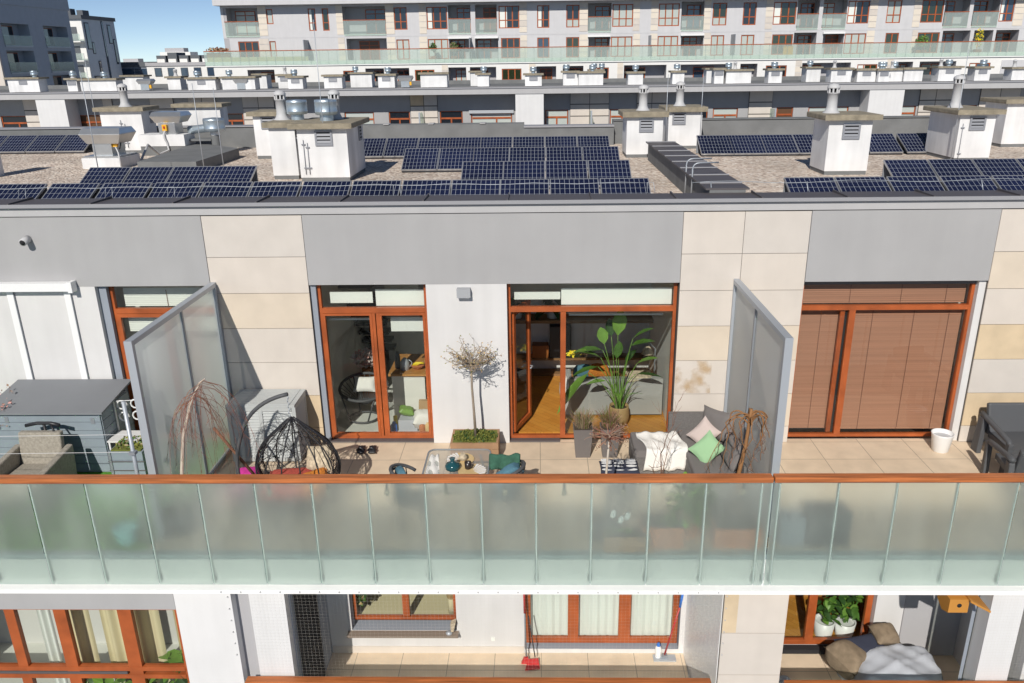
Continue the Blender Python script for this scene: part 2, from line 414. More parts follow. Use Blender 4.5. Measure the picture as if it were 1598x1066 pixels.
# ---------------------------------------------------------------- shared builders
def wall_open(mb, x0, x1, z0, z1, y, ops, mname, rev=None):
    """wall sheet facing -Y with openings (xa,xb,za,zb,depth) and their reveals"""
    xs = sorted({x0, x1, *[a for o in ops for a in o[:2]]}); zs = sorted({z0, z1, *[a for o in ops for a in o[2:4]]})
    xs = [x for x in xs if x0 <= x <= x1]; zs = [z for z in zs if z0 <= z <= z1]
    for i in range(len(xs)-1):
        for j in range(len(zs)-1):
            cx = (xs[i]+xs[i+1])/2; cz = (zs[j]+zs[j+1])/2
            if any(o[0] < cx < o[1] and o[2] < cz < o[3] for o in ops): continue
            mb.add([(xs[i], y, zs[j]), (xs[i+1], y, zs[j]), (xs[i+1], y, zs[j+1]), (xs[i], y, zs[j+1])], [(0, 1, 2, 3)], mname)
    for a, b, c, d, dp in ops:
        q = y+dp; r = rev or mname
        mb.add([(a, y, c), (a, q, c), (a, q, d), (a, y, d)], [(0, 1, 2, 3)], r)
        mb.add([(b, y, c), (b, y, d), (b, q, d), (b, q, c)], [(0, 1, 2, 3)], r)
        mb.add([(a, y, d), (a, q, d), (b, q, d), (b, y, d)], [(0, 1, 2, 3)], r)
        mb.add([(a, y, c), (b, y, c), (b, q, c), (a, q, c)], [(0, 1, 2, 3)], r)
def window(par, x0, x1, z0, z1, y, vm=(), hm=(), fwid=.05, th=.07, pane='glass_clear', fm='frame_wood', pane_y=None, skip=()):
    """frame with mullions vm=[(x,width,zlow,zhigh)] and transoms hm=[(z,width,xa,xb)]; pane as its child"""
    mb = MB(fm)
    mb.box(x0, x0+fwid, y, y+th, z0, z1); mb.box(x1-fwid, x1, y, y+th, z0, z1)
    mb.box(x0+fwid, x1-fwid, y, y+th, z0, z0+fwid); mb.box(x0+fwid, x1-fwid, y, y+th, z1-fwid, z1)
    for x, w, a, b in vm: mb.box(x-w/2, x+w/2, y-.004, y+th, a, b)
    for z, w, a, b in hm: mb.box(a, b, y-.008, y+th+.002, z-w/2, z+w/2)
    f = mb.build('window', par)
    p = MB(pane); q = pane_y if pane_y is not None else y+th*.55
    holes = [(a, b, c, d, 0) for a, b, c, d in skip]
    xs = sorted({x0+.02, x1-.02, *[a for o in holes for a in o[:2]]}); zs = sorted({z0+.02, z1-.02, *[a for o in holes for a in o[2:4]]})
    for i in range(len(xs)-1):
        for j in range(len(zs)-1):
            cx = (xs[i]+xs[i+1])/2; cz = (zs[j]+zs[j+1])/2
            if any(o[0] < cx < o[1] and o[2] < cz < o[3] for o in holes): continue
            p.add([(xs[i], q, zs[j]), (xs[i+1], q, zs[j]), (xs[i+1], q, zs[j+1]), (xs[i], q, zs[j+1])], [(0, 1, 2, 3)], pane)
    p.build('pane', f); return f

# ================================================================ SETTING
g = MB('bounce_ground'); g.add([(-3000, -600, -19), (3000, -600, -19), (3000, 5000, -19), (-3000, 5000, -19)], [(0, 1, 2, 3)]).build('ground', kind='structure')

# ================================================================ NEAR BUILDING
A = thing('apartment_building', 'nearest apartment block, grey and beige stone facade with gravel roof and white chimneys', 'building', (0, 0, -19))
RZ = 3.65
# --- upper facade: grey render panels
for i, (a, b) in enumerate(((-16, -5.146), (-3.596, 2.166), (4.086, 6.876), (9.2, 16))):
    MB('render_grey').box(a, b, 0, .36, 2.74, 3.835).build('render_panel', A)
MB('joint_dark').box(-16, 16, .03, .36, 3.835, 3.85).build('shadow_joint', A)
MB('band_grey').box(-16, 16, -.006, .36, 3.85, 3.99).build('parapet_band', A)
def stone_field(x0, x1, cols, ztop, zs, tans=()):
    """cladding slabs with open joints in front of a dark backing"""
    mb = MB('joint_dark'); mb.box(x0, x1, .02, .36, 0, ztop)
    edges = [ztop]+list(zs)+[0.0]; xs = [x0]+list(cols)+[x1]
    for i in range(len(edges)-1):
        for j in range(len(xs)-1):
            mn = 'stone_tan' if (i, j) in tans else random.choice(('stone_pale', 'stone_cream', 'stone_grey', 'stone_warm'))
            mb.box(xs[j]+.004, xs[j+1]-.004, 0, .018, edges[i+1]+.004, edges[i]-.004, mn)
    return mb.build('stone_cladding', A)
ZS = (3.19, 2.61, 2.03, 1.45, .87, .29)
stone_field(-5.14, -3.6, (), 3.835, ZS, tans=((5, 0), (6, 0)))
stone_field(2.17, 4.08, (3.09,), 3.835, ZS)
stone_field(6.88, 9.2, (7.95,), 3.835, ZS, tans=((3, 0), (5, 0)))
# rust stain on the right cladding: a mark with a shape of its own
st = MB('rust'); st.add([(2.18, -.002, .885), (2.75, -.002, .885), (2.75, -.002, 1.447), (2.18, -.002, 1.447)], [(0, 1, 2, 3)])
st.build('rust_stain', A)
MB('plaster_white').box(-1.77, -.51, 0, .36, 0, 2.738).build('white_wall', A)
MB('plaster_white').box(-16, -6.98, 0, .36, 0, 2.738).build('white_wall', A)
MB('plaster_white').box(9.2, 16, 0, .36, 0, 2.738).build('white_wall', A)
# --- parapet and coping
cp = MB('coping_metal')
cp.prism([(-.05, 4.035), (.60, 4.02), (.60, 3.9), (-.05, 3.995)], -16, 16)
cp.box(-16, 16, -.062, -.052, 3.985, 4.04, 'coping_edge')
x = -15.6
while x < 16:
    cp.prismz([(x, -.05), (x+.02, -.05), (x+.02, .6), (x, .6)], 4.02, 4.055); x += 1.26
cp.build('parapet_coping', A)
MB('bitumen').box(-16, 16, .36, .585, 3.5, 3.9).build('parapet_upstand', A)
rf = MB('gravel').box(-22, 22, .585, 12.6, 3.3, RZ).build('gravel_roof', A)
MB('bitumen').box(-22, -.42, 11.9, 12.3, RZ, 4.24).box(2.15, 22, 11.9, 12.3, RZ, 4.3).build('rear_parapet', A)
MB('bitumen').box(-.42, 2.15, 11.6, 11.95, RZ, 4.16).build('rear_upstand', A)
mb = MB('coping_edge'); mb.box(-22, -6.2, 11.86, 12.34, 4.24, 4.27); mb.box(-.42, 2.15, 11.56, 11.99, 4.16, 4.21)
mb.box(-6.2, -.42, 11.95, 12.34, 4.24, 4.255, 'bitumen'); mb.box(2.15, 22, 11.86, 12.34, 4.3, 4.32, 'bitumen')
for x in (-5.6, -4.5, -3.2, -1.7): mb.box(x, x+.16, 11.87, 12.3, 4.255, 4.275, 'band_grey')
mb.build('rear_coping', A)
# party wall with metal cover, seen from above
pw = MB('bitumen').box(2.66, 3.22, .6, 8.0, RZ, 4.06).build('party_wall', A)
mb = MB('coping_metal'); mb.box(2.60, 3.28, .602, 8.0, 4.062, 4.09)
y = 1.1
while y < 8: mb.box(2.60, 3.28, y, y+.04, 4.092, 4.108, 'coping_edge'); y += .95
mb.build('cover', pw)
# block body below and behind
body = MB('far_grey'); body.box(-22, 22, 12.0, 12.58, -19, 3.3); body.box(-22, -16, 0, 12, -19, 3.3); body.box(16, 22, 0, 12, -19, 3.3)
body.box(-16, 16, .5, 12, 3.0, 3.29); body.build('block_wall', A)

def flue(mb_parent, x, y, z, h, r=.105):
    mb = MB('flue_grey')
    mb.lathe([(r*1.7, 0), (r*1.25, .05), (r*1.02, .12), (r, .2), (r, h), (r*1.12, h+.005), (r*1.12, h+.03)], (x, y, z), 16)
    for k in range(8):
        t = 2*math.pi*(k+.5)/8; c, s = math.cos(t), math.sin(t)
        mb.tube([(x+r*c, y+r*s, z+h+.02), (x+r*c, y+r*s, z+h+.13)], .022, 4)
    mb.lathe([(r*.6, h+.02), (r*.6, h+.12)], (x, y, z), 10, 'void_dark')
    mb.lathe([(r*1.22, h+.115), (r*1.25, h+.14), (r*1.1, h+.17), (r*.7, h+.20), (.01, h+.215)], (x, y, z), 16)
    return mb.build('flue_pipe', mb_parent)
def drum(mb_parent, x, y, z, s=1.0):
    mb = MB('galvanised')
    mb.lathe([(.15*s, 0), (.15*s, .16*s)], (x, y, z), 18)
    mb.lathe([(.22*s, .13*s), (.245*s, .15*s), (.245*s, .19*s), (.25*s, .2*s), (.245*s, .21*s), (.245*s, .4*s), (.25*s, .41*s), (.245*s, .42*s), (.24*s, .45*s)], (x, y, z), 24)
    mb.lathe([(.2*s, .449*s), (.05*s, .47*s)], (x, y, z), 24)
    return mb.build('drum_cowl', mb_parent)
def grille(par, x, y, z, w=.36, h=.3, side=None):
    mb = MB('louvre_grey')
    if side is None:
        mb.box(x-w/2, x-w/2+.04, y-.03, y, z-h/2, z+h/2); mb.box(x+w/2-.04, x+w/2, y-.03, y, z-h/2, z+h/2)
        mb.box(x-w/2+.04, x+w/2-.04, y-.03, y, z-h/2, z-h/2+.05); mb.box(x-w/2+.04, x+w/2-.04, y-.03, y, z+h/2-.03, z+h/2)
        mb.box(x-w/2+.04, x+w/2-.04, y-.006, y-.001, z-h/2+.05, z+h/2-.03, 'void_dark')
        n = 3
        for k in range(n):
            zz = z-h/2+.055+k*(h-.09)/n
            mb.hexa([(x-w/2+.04, y-.028, zz), (x+w/2-.04, y-.028, zz), (x+w/2-.04, y-.022, zz), (x-w/2+.04, y-.022, zz)],
                    [(x-w/2+.04, y-.016, zz+.045), (x+w/2-.04, y-.016, zz+.045), (x+w/2-.04, y-.008, zz+.045), (x-w/2+.04, y-.008, zz+.045)])
    else:
        mb.box(x, x+.03, y-w/2, y+w/2, z-h/2, z+h/2)
        for k in range(4): mb.box(x+.031, x+.034, y-w/2+.04, y+w/2-.04, z-h/2+.05+k*.07, z-h/2+.08+k*.07, 'void_dark')
    return mb.build('louvre', par)
def chimney(x0, x1, y0, dep, zt, grilles=(), flues=(), drums=(), par=None, z0=RZ, label=None, over=.12, side=None, cap_t=.11, base=.08, wires=()):
    par = par or A
    c = MB('chimney_white').box(x0, x1, y0, y0+dep, z0+base, zt)
    c.box(x0+.01, x1-.01, y0+.01, y0+dep-.01, z0-.05, z0+base, 'bitumen'); c = c.build('chimney_stack', par, label=label)
    MB('cap_concrete').box(x0-over, x1+over, y0-over, y0+dep+over, zt+.002, zt+cap_t).build('chimney_cap', c, bevel=.02)
    for gx, gz in grilles: grille(c, gx, y0, gz)
    if side: grille(c, x1, y0+dep*.75, zt-.2, .25, .3, side=1)
    for fx, fy, h in flues: flue(c, fx, fy, zt+cap_t, h)
    for dx, dy, s in drums: drum(c, dx, dy, zt+cap_t, s)
    for wx, za, zb in wires:
        w = MB('louvre_grey').tube([(wx, y0-.02, za), (wx, y0-.02, zb)], .008, 5); w.box(wx-.04, wx+.04, y0-.03, y0, za-.1, za-.08); w.box(wx-.03, wx+.05, y0-.03, y0, zb+.12, zb+.14); w.build('conductor_wire', c)
    return c
chimney(-4.97, -3.94, 4.85, 1.6, 4.72, [(-4.42, 4.53)], [(-4.42, 6.0, .40)], [(-4.5, 5.55, .95)], over=.14, side=1, label='widest white chimney stack with galvanised drum cowl and side louvre', wires=((-4.85, 4.5, 3.8), (-4.77, 4.44, 3.8)))
chimney(-5.66, -5.115, 5.2, .95, 4.722, (), [(-5.58, 5.95, .40)], [(-5.22, 5.9, .9)], over=.1, wires=((-5.05, 4.6, 3.75),))
chimney(-7.28, -6.55, 9.0, .9, 4.72, [(-6.9, 4.55)], [(-6.2, 9.4, .4)] and [], (), label='white chimney stack half hidden behind the widest one')
chimney(2.18, 3.07, 8.47, 1.0, 4.63, [(2.66, 4.42)], [(2.62, 8.95, .40)], (), cap_t=.13)
chimney(3.5, 4.4, 10.4, 1.0, 4.62, [(3.78, 4.44)], [(3.86, 10.9, .42)], (), cap_t=.13)
chimney(5.96, 6.84, 5.08, .95, 4.76, [(6.42, 4.53)], [(6.15, 5.6, .38)], (), label='white chimney stack standing between two rows of solar panels', over=.14)
chimney(9.62, 10.42, 7.1, 1.5, 4.70, [(10.02, 4.5)], [(9.85, 7.9, .52)], (), label='white chimney stack at the right with dark streaked side', over=.14, wires=((9.7, 4.5, 3.7),))
chimney(12.25, 13.4, 10.0, 1.1, 4.76, (), (), ())
chimney(-12.1, -10.95, 11.0-.3, .8, 4.78, (), [(-11.5, 11.0, .40)], (), label='white chimney stack with cap and round flue at the left rear', side=1, wires=((-11.55, 4.55, 3.8), (-11.45, 4.45, 3.8)))
chimney(-10.9, -9.6, 12.9, .6, 4.75, (), (), ())
MB('chimney_white').box(-12.6, -12.2, 5.6, 6.3, 3.6, 4.7).build('chimney_stack', A)
# bitumen kerb and plinth round the ducts
cb = MB('bitumen'); cb.hexa([(-9.2, 6.5, RZ), (-7.8, 6.4, RZ), (-7.85, 9.3, RZ), (-9.6, 10.9, RZ)], [(-9.2, 6.5, 3.9), (-7.8, 6.4, 3.9), (-7.85, 9.3, 3.9), (-9.6, 10.9, 3.9)])
cb.build('roof_kerb', A)

# --- windows of the near flat
W1 = window(A, -3.51, -1.772, .03, 2.79, .12, vm=[(-2.615, .11, .08, 2.24), (-2.615, .014, .081, 2.235)], hm=[(2.285, .08, -3.46, -1.822)])
leaf = MB('frame_wood')
for a, b in ((-3.46, -2.672), (-2.558, -1.822)):
    leaf.box(a, a+.04, .108, .17, .08, 2.24); leaf.box(b-.04, b, .108, .17, .08, 2.24); leaf.box(a+.04, b-.04, .108, .17, .08, .13); leaf.box(a+.04, b-.04, .108, .17, 2.20, 2.24)
leaf.build('casement', W1)
MB('coping_metal').box(-3.51, -1.772, .02, .119, -.004, .028).build('sill', W1)
W2 = window(A, -.508, 2.155, .03, 2.79, .12, vm=[(.375, .085, .08, 2.24)], hm=[(2.285, .08, -.458, 2.105)], skip=((-.44, .33, .05, 2.24),))
MB('coping_metal').box(-.5, .33, .02, .119, -.004, .028).build('sill', W2)
W0 = window(A, -6.85, -5.142, .03, 2.79, .16, hm=[(2.285, .08, -6.8, -5.192)], vm=[(-6.0, .12, .08, 2.24)])
MB('frame_wood').box(-6.8, -6.74, .148, .2, .08, 2.24).box(-6.74, -6.06, .148, .2, 2.18, 2.24).build('casement', W0)
W3 = window(A, 4.082, 6.77, .03, 2.72, .14, vm=[(4.93, .1, .08, 2.24)], hm=[(2.275, .075, 4.132, 6.72)])
MB('frame_wood').box(4.76, 4.83, .18, .23, .1, 2.22).build('casement', W3)
MB('void_dark').box(4.832, 4.878, .2, .22, .1, 2.22).build('gap', W3)
MB('coping_metal').box(4.082, 6.77, .12, .36, 2.66, 2.738).build('blind_box', A)
MB('plaster_white').box(6.772, 6.878, .05, .36, 0, 2.738).build('reveal', A)
MB('slate_blue').box(-3.598, -3.512, .06, .36, 0, 2.738).build('reveal', A)  # blue grey colour stands for shade on this right-facing reveal
MB('slate_blue').box(-6.978, -6.852, .08, .36, 0, 2.738).build('reveal', A)  # side of the white wall, shade painted in as blue grey
# open door leaf, hinged on the left and swung into the room
hx, hy = -.44, .2; ang = math.atan2(.66, .25)
D = MB('frame_wood'); D.M = Matrix.Translation((hx, hy, 0)) @ Matrix.Rotation(ang, 4, 'Z')
L = .74
D.box(0, .075, -.03, .03, .1, 2.23); D.box(L-.075, L, -.03, .03, .1, 2.23); D.box(.075, L-.075, -.03, .03, .1, .18); D.box(.075, L-.075, -.03, .03, 2.15, 2.23)
Dm = D.M.copy(); D = D.build('door', A)
P = MB('glass_clear'); P.M = Dm; P.add([(.07, 0, .17), (L-.07, 0, .17), (L-.07, 0, 2.16), (.07, 0, 2.16)], [(0, 1, 2, 3)]); P.build('pane', D)
P = MB('steel_pale'); P.M = Dm; P.tube([(L-.04, -.03, 1.05), (L-.04, -.08, 1.05), (L-.16, -.08, 1.05)], .012, 6); P.build('handle', D)
# blinds
def slats(par, x0, x1, z0, z1, y, mname, pitch=.035, cords=(), name='blind'):
    mb = MB(mname); z = z0
    while z < z1:
        mb.add([(x0, y-.008, z), (x1, y-.008, z), (x1, y+.008, z+pitch*.93), (x0, y+.008, z+pitch*.93)], [(0, 1, 2, 3)]); z += pitch
    for cx in cords: mb.box(cx-.004, cx+.004, y-.014, y-.011, z0, z1, 'blind_cord')
    return mb.build(name, par)
slats(W3, 4.85, 6.70, .12, 2.24, .26, 'blind_brown', cords=(5.3, 5.95, 6.5)); slats(W3, 4.15, 4.80, .12, 2.24, .30, 'blind_brown', cords=(4.5,))
slats(W3, 4.15, 6.70, 2.32, 2.62, .26, 'blind_brown', cords=(4.9, 5.7, 6.4))
slats(W0, -6.7, -5.2, 1.9, 2.24, .3, 'blind_white', .03); slats(W0, -6.7, -5.2, 2.33, 2.6, .3, 'blind_white', .03, cords=(-6.0,))
rb = MB('blind_white'); rb.box(-3.34, -2.66, .22, .24, 2.38, 2.56); rb.box(-2.61, -1.84, .22, .24, 2.33, 2.60); rb.box(-2.42, -1.86, .33, .34, 1.86, 2.1); rb.box(-3.42, -2.7, .32, .36, 2.06, 2.09); rb.build('roller_blind', W1)
rb = MB('blind_white'); rb.box(-.40, .33, .22, .24, 2.42, 2.54); rb.box(.345, 2.09, .22, .24, 2.33, 2.60); rb.box(.47, 1.98, .30, .34, 2.12, 2.15); rb.build('roller_blind', W2)

# --- rooms behind the glass
rm = MB('wall_int')
rm.box(-3.7, -3.62, .37, 4.6, 0, 2.9, 'wall_int_grey'); rm.box(2.2, 2.28, .37, 4.6, 0, 2.9); rm.box(-3.62, 2.2, 4.5, 4.6, 0, 2.9, 'wall_int_grey')
rm.build('room_wall', A)
MB('ceiling_int').box(-3.7, 2.28, .37, 4.6, 2.75, 2.85).build('room_ceiling', A)
fl = MB('floor_pale').box(-3.62, -.9, .361, 4.5, -.06, .02).build('room_floor', A)
MB('parquet').box(-.9, 2.2, .361, 4.5, -.06, .024).build('room_floor', A)
MB('wall_int_grey').box(4.0, 6.9, .5, .55, 0, 2.9).box(-7, -5.1, .6, .65, 0, 2.9).build('room_wall', A)
MB('ceiling_int').box(-7, -5.1, .37, .6, 2.75, 2.8).build('room_ceiling', A)

# --- terrace slab and edge
MB('terrace_tile').box(-5.18, 16, -3.02, .119, -.08, 0).build('terrace_floor', A)
MB('turf').box(-16, -5.18, -3.02, .119, -.08, .004).build('terrace_floor', A, label='artificial green turf floor of the left terrace')
MB('gutter').box(-16, 16, -3.10, -3.021, -.07, -.01).build('gutter', A)
se = MB('slab_white').box(-16, 16, -3.14, -1.4, -.55, -.09); se.box(-16, 16, -3.27, -3.141, -.55, -.49); se.build('slab_edge', A)
MB('stone_cream').box(-16, 16, -1.4, .36, -.55, -.081).build('slab', A)

# --- lower storey
LY = -3.1; LB = -1.4; LF = -3.1
MB('render_grey').box(-9, -4.93, LY-.02, -2.9, -.92, -.552).build('render_panel', A)
MB('plaster_bright').box(-4.92, -4.15, LY-.03, LB, -6, -.552).build('pilaster', A)
MB('plaster_bright').box(-3.92, -3.44, LY, -2.95, -6, -.552).build('pilaster', A)
MB('far_grey').box(-4.15, -3.92, -2.98, -2.9, -6, -.552).build('recess_wall', A)
MB('slate_blue').box(-3.92, -3.42, -2.95, LB, -6, -.552).build('recess_wall', A)  # inner side of the pillar, its shade put into the dark blue colour
MB('curtain_white').box(-3.419, -3.40, -2.85, -1.9, LF, -.6, 'void_dark').build('side_door', A)
stl = MB('joint_dark'); stl.box(2.43, 3.28, LY+.02, LB, -6, -.552); 
for k, (a, b) in enumerate(((-.556, -1.30), (-1.304, -2.0), (-2.004, -2.7))): stl.box(2.434, 3.276, LY, LY+.018, b+.006, a, ('stone_cream', 'stone_pale', 'stone_cream')[k])
stl.box(2.434, 2.62, LY-.002, LY-.001, -1.29, -.56, 'stone_tan'); stl.build('stone_cladding', A)
MB('enamel_white').hexa([(2.42, LY+.05, -6), (2.43, LY+.05, -6), (2.43, LB, -6), (2.30, LB, -6)], [(2.42, LY+.05, -.552), (2.43, LY+.05, -.552), (2.43, LB, -.552), (2.30, LB, -.552)]).build('recess_wall', A)
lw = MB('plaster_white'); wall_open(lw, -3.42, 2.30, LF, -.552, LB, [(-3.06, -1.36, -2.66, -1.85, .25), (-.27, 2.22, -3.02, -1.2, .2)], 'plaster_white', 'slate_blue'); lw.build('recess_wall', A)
lw = MB('plaster_white'); wall_open(lw, 3.28, 5.72, LF, -.552, LB, [(3.75, 5.28, -3.02, -1.2, .2)], 'plaster_white'); lw.box(5.72, 6.62, LB-.03, LB+.1, LF, -.552, 'far_grey'); lw.build('recess_wall', A)
MB('plaster_white').box(6.62, 6.72, LY+.1, LB, LF, -.552).build('recess_wall', A)
MB('terrace_tile').box(-3.42, 2.3, LY, LB, LF-.1, LF).box(3.28, 6.62, LY, LB, LF-.1, LF).build('balcony_floor', A)
MB('stone_cream').box(-3.4, -.28, LB-.016, LB-.001, LF, LF+.13).build('skirting', A)
MB('slab_white').box(-3.6, 2.4, LY-.12, LY, LF-.4, LF-.01).box(3.2, 9, LY-.12, LY, LF-.4, LF-.01).build('slab_edge', A)
w = window(A, -3.05, -1.37, -2.57, -1.86, LB+.15, vm=[(-2.19, .11, -2.5, -1.9)])
MB('joint_dark').box(-3.12, -1.33, LB-.14, LB+.15, -2.70, -2.665, 'sill_brown').build('sill', w)
w = window(A, -.26, 2.21, -3.0, -1.2, LB+.12, vm=[(.52, .17, -2.93, -1.27), (1.35, .19, -2.93, -1.27)], fwid=.09)
cu_ = MB('curtain_white')
n = 90; vs = []; 
for i in range(n+1):
    x = -.17+2.3*i/n; yv = LB+.27+.015*math.sin(i*1.3)+.008*math.sin(i*.43); vs += [(x, yv, -2.98), (x, yv, -1.2)]
cu_.add(vs, [(2*i, 2*i+2, 2*i+3, 2*i+1) for i in range(n)], 'curtain_white', True); cu_.build('curtain', w)
w = window(A, 3.78, 5.27, -3.0, -1.2, LB+.1, vm=[(4.33, .13, -2.93, -1.27)], fwid=.09)
MB('void_dark').box(3.78, 5.27, LB-.02, LB+.1, -3.09, -3.01).build('sill', w)
# left lower window: tall frames and curtains
w = window(A, -9.2, -4.93, -3.0, -.93, -3.0, vm=[(-7.32, .14, -2.9, -1.0), (-6.62, .17, -2.9, -1.0), (-5.72, .19, -2.9, -1.0)], hm=[(-2.02, .07, -9.1, -5.02), (-2.15, .07, -9.1, -5.02)], fwid=.09)
MB('coping_metal').box(-9.1, -5.85, -3.012, -2.99, -2.105, -2.065).build('sill', w)
def curtain(par, x0, x1, y, z0, z1, mname, amp=.04, waves=5):
    mb = MB(mname); n = 40; vs = []
    for i in range(n+1):
        t = i/n; yy = y+amp*math.sin(t*waves*2*math.pi); vs += [(x0+(x1-x0)*t, yy, z0), (x0+(x1-x0)*t, yy, z1)]
    mb.add(vs, [(2*i, 2*i+2, 2*i+3, 2*i+1) for i in range(n)], mname, True); return mb.build('curtain', par)
for a, b, nm in ((-7.15, -6.95, 'curtain_white'), (-6.75, -6.4, 'curtain_cream'), (-6.25, -5.9, 'curtain_cream'), (-5.85, -5.4, 'curtain_cream'), (-5.2, -4.95, 'curtain_cream')): curtain(w, a, b, -2.72, -3.0, -.95, nm, .03, 2)
il = MB('wall_int_grey'); il.box(-9.2, -4.95, -1.3, -1.2, -3.1, -.552); il.box(-3.4, 2.3, LB+.9, LB+1, LF, -.552); il.box(3.3, 6, LB+1.4, LB+1.5, LF, -.552, 'counter_wood'); il.build('room_wall', A)
MB('wall_int').box(-9.2, -4.95, -2.9, -1.3, -3.12, -3.02, 'floor_pale').box(-3.4, 2.3, LB+.3, LB+.9, -2.62, -2.58, 'curtain_cream').box(3.3, 6, LB+.25, LB+1.4, -3.12, -3.05, 'parquet').build('room_floor', A)
MB('far_grey').box(-16, 16, -1.0, -.9, -19, -3.2).box(-16, 16, -3.0, -.9, -6.2, -6.0).box(-16, -9.2, -3.1, -3.0, -19, -.552).box(6.72, 16, -1.5, -1.4, -19, -.552).build('block_wall', A)
MB('lamp_grey').box(-.81, -.75, LB-.012, LB-.001, -2.86, -2.79, 'blind_white').build('wall_socket', A)

# ================================================================ BALUSTRADES
def balustrade(joints, label, y=-3.2, ztop=1.07, zbot=-.45, rail=True, cap=1.15):
    b = thing('balustrade', label, 'balustrade', ((joints[0]+joints[-1])/2, y, zbot), 'balustrades of etched glass along the terraces')
    for i in range(len(joints)-1):
        a, c = joints[i], joints[i+1]
        p = MB('glass_back'); p.box(a+.006, c-.006, y-.008, y+.008, zbot, ztop, 'glass_back', front='glass_frosted')
        p.build('glass_panel', b)
        q = MB('post_green').box(c-.013, c+.013, y+.012, y+.05, zbot+.01, ztop-.01)
        q.box(c-.03, c+.03, y+.0505, y+.06, zbot+.03, zbot+.14, 'steel_grey'); q.build('post', b)
    x0, x1 = joints[0], joints[-1]
    MB('rail_wood').box(x0, x1-.006, y-.05, y+.07, ztop+.012, cap).build('handrail', b, bevel=.012)
    MB('steel_grey').box(x0, x1-.006, y-.02, y+.05, ztop-.01, ztop+.011).build('rail_channel', b)
    MB('gutter').box(x0, x1-.006, y+.03, y+.06, -.02+zbot+.45-.06, .0+zbot+.45-.01).build('lower_rail', b)
    return b
J = [-6.47-.72*k for k in range(5, 0, -1)]+[-6.47, -5.75, -5.03, -4.31, -3.6, -2.88, -2.17, -1.45, -.75, -.06, .64, 1.36, 2.06, 2.75, 2.87]
balustrade(J, 'long etched glass balustrade with wooden handrail in front of the egg chair')
balustrade([2.885, 2.97, 3.70, 4.42, 5.16, 5.89]+[5.89+.73*k for k in range(1, 6)], 'balustrade of etched glass and wooden handrail in front of the terrace with brown blinds')
balustrade([-4.08+.8*k for k in range(9)], 'balustrade at the bottom edge before the netted balcony, wooden handrail showing', y=-3.22, ztop=-2.09, zbot=-3.3, cap=-2.0)
balustrade([3.32+.8*k for k in range(6)], 'balustrade at the bottom right before the covered furniture, wooden handrail showing', y=-3.22, ztop=-2.12, zbot=-3.3, cap=-2.03)

# ================================================================ PRIVACY SCREENS
def screen(x, label):
    s = thing('privacy_screen', label, 'privacy screen', (x, -1.35, 0), 'privacy screens between the terraces')
    f = MB('steel_pale'); f.box(x-.05, x+.05, -2.78, -2.71, 0, 2.80); f.box(x-.05, x+.05, -2.71, -.06, 2.73, 2.80); f.box(x-.04, x+.04, -.06, -.002, 0, 2.80); f.box(x-.03, x+.03, -2.71, -.06, .03, .08)
    f.build('frame', s, bevel=.006)
    MB('steel_grey').box(x-.02, x+.02, -1.27, -1.23, .08, 2.73).build('mullion', s)
    for a, b in ((-2.71, -1.27), (-1.23, -.06)):
        p = MB('glass_screen'); p.add([(x, a, .08), (x, b, .08), (x, b, 2.73), (x, a, 2.73)], [(0, 1, 2, 3)]); p.build('glass_panel', s)
    return s
screen(-5.09, 'tall frosted privacy screen beside the grey garden shed and weeping birch')
screen(3.03, 'tall frosted privacy screen beside the corner sofa and the brown blinds')

# ================================================================ SOLAR PANELS
SG = 'solar panels in rows on the gravel roof'
pan = thing('solar_panel', 'x', 'solar panel', (0, 0, 0), SG)
PW, PD, PH = .82, .80, .38
nrm = Vector((0, -PH, PD)).normalized()
def pp(u, v, h=0): # u across 0..1, v up 0..1
    return Vector((-PW/2+PW*u, PD*v, PH*v))+nrm*h
f = MB('panel_frame'); t = .016
for (u0, u1, v0, v1) in ((0, t/PW, 0, 1), (1-t/PW, 1, 0, 1), (t/PW, 1-t/PW, 0, t/.886), (t/PW, 1-t/PW, 1-t/.886, 1)):
    f.hexa([pp(u0, v0, -.03), pp(u1, v0, -.03), pp(u1, v1, -.03), pp(u0, v1, -.03)], [pp(u0, v0, .004), pp(u1, v0, .004), pp(u1, v1, .004), pp(u0, v1, .004)])
f.build('frame', pan)
c = MB('cell_blue'); c.add([pp(0.01, .01), pp(.99, .01), pp(.99, .99), pp(.01, .99)], [(0, 1, 2, 3)])
for i in range(1, 10):
    u = i/10; d = .0024/PW; c.add([pp(u-d, .02, .002), pp(u+d, .02, .002), pp(u+d, .98, .002), pp(u-d, .98, .002)], [(0, 1, 2, 3)], 'cell_line')
for j in range(1, 6):
    v = j/6; d = .0024/.886; c.add([pp(.02, v-d, .0022), pp(.98, v-d, .0022), pp(.98, v+d, .0022), pp(.02, v+d, .0022)], [(0, 1, 2, 3)], 'cell_line')
c.build('cell_face', pan)
b = MB('panel_back'); b.hexa([pp(0, 0, -.034), pp(1, 0, -.034), pp(1, 1, -.034), pp(0, 1, -.034)], [pp(0, 0, -.03), pp(1, 0, -.03), pp(1, 1, -.03), pp(0, 1, -.03)]); 
b.box(-.40, .40, .02, .06, -.06, -.01); b.box(-.40, .40, PD-.03, PD-.01, -.06, PH-.04, 'steel_grey'); b.build('support', pan)
ORD = ['first', 'second', 'third', 'fourth', 'fifth', 'sixth', 'seventh', 'eighth', 'ninth', 'tenth', 'eleventh', 'twelfth', 'thirteenth', 'fourteenth', 'fifteenth']
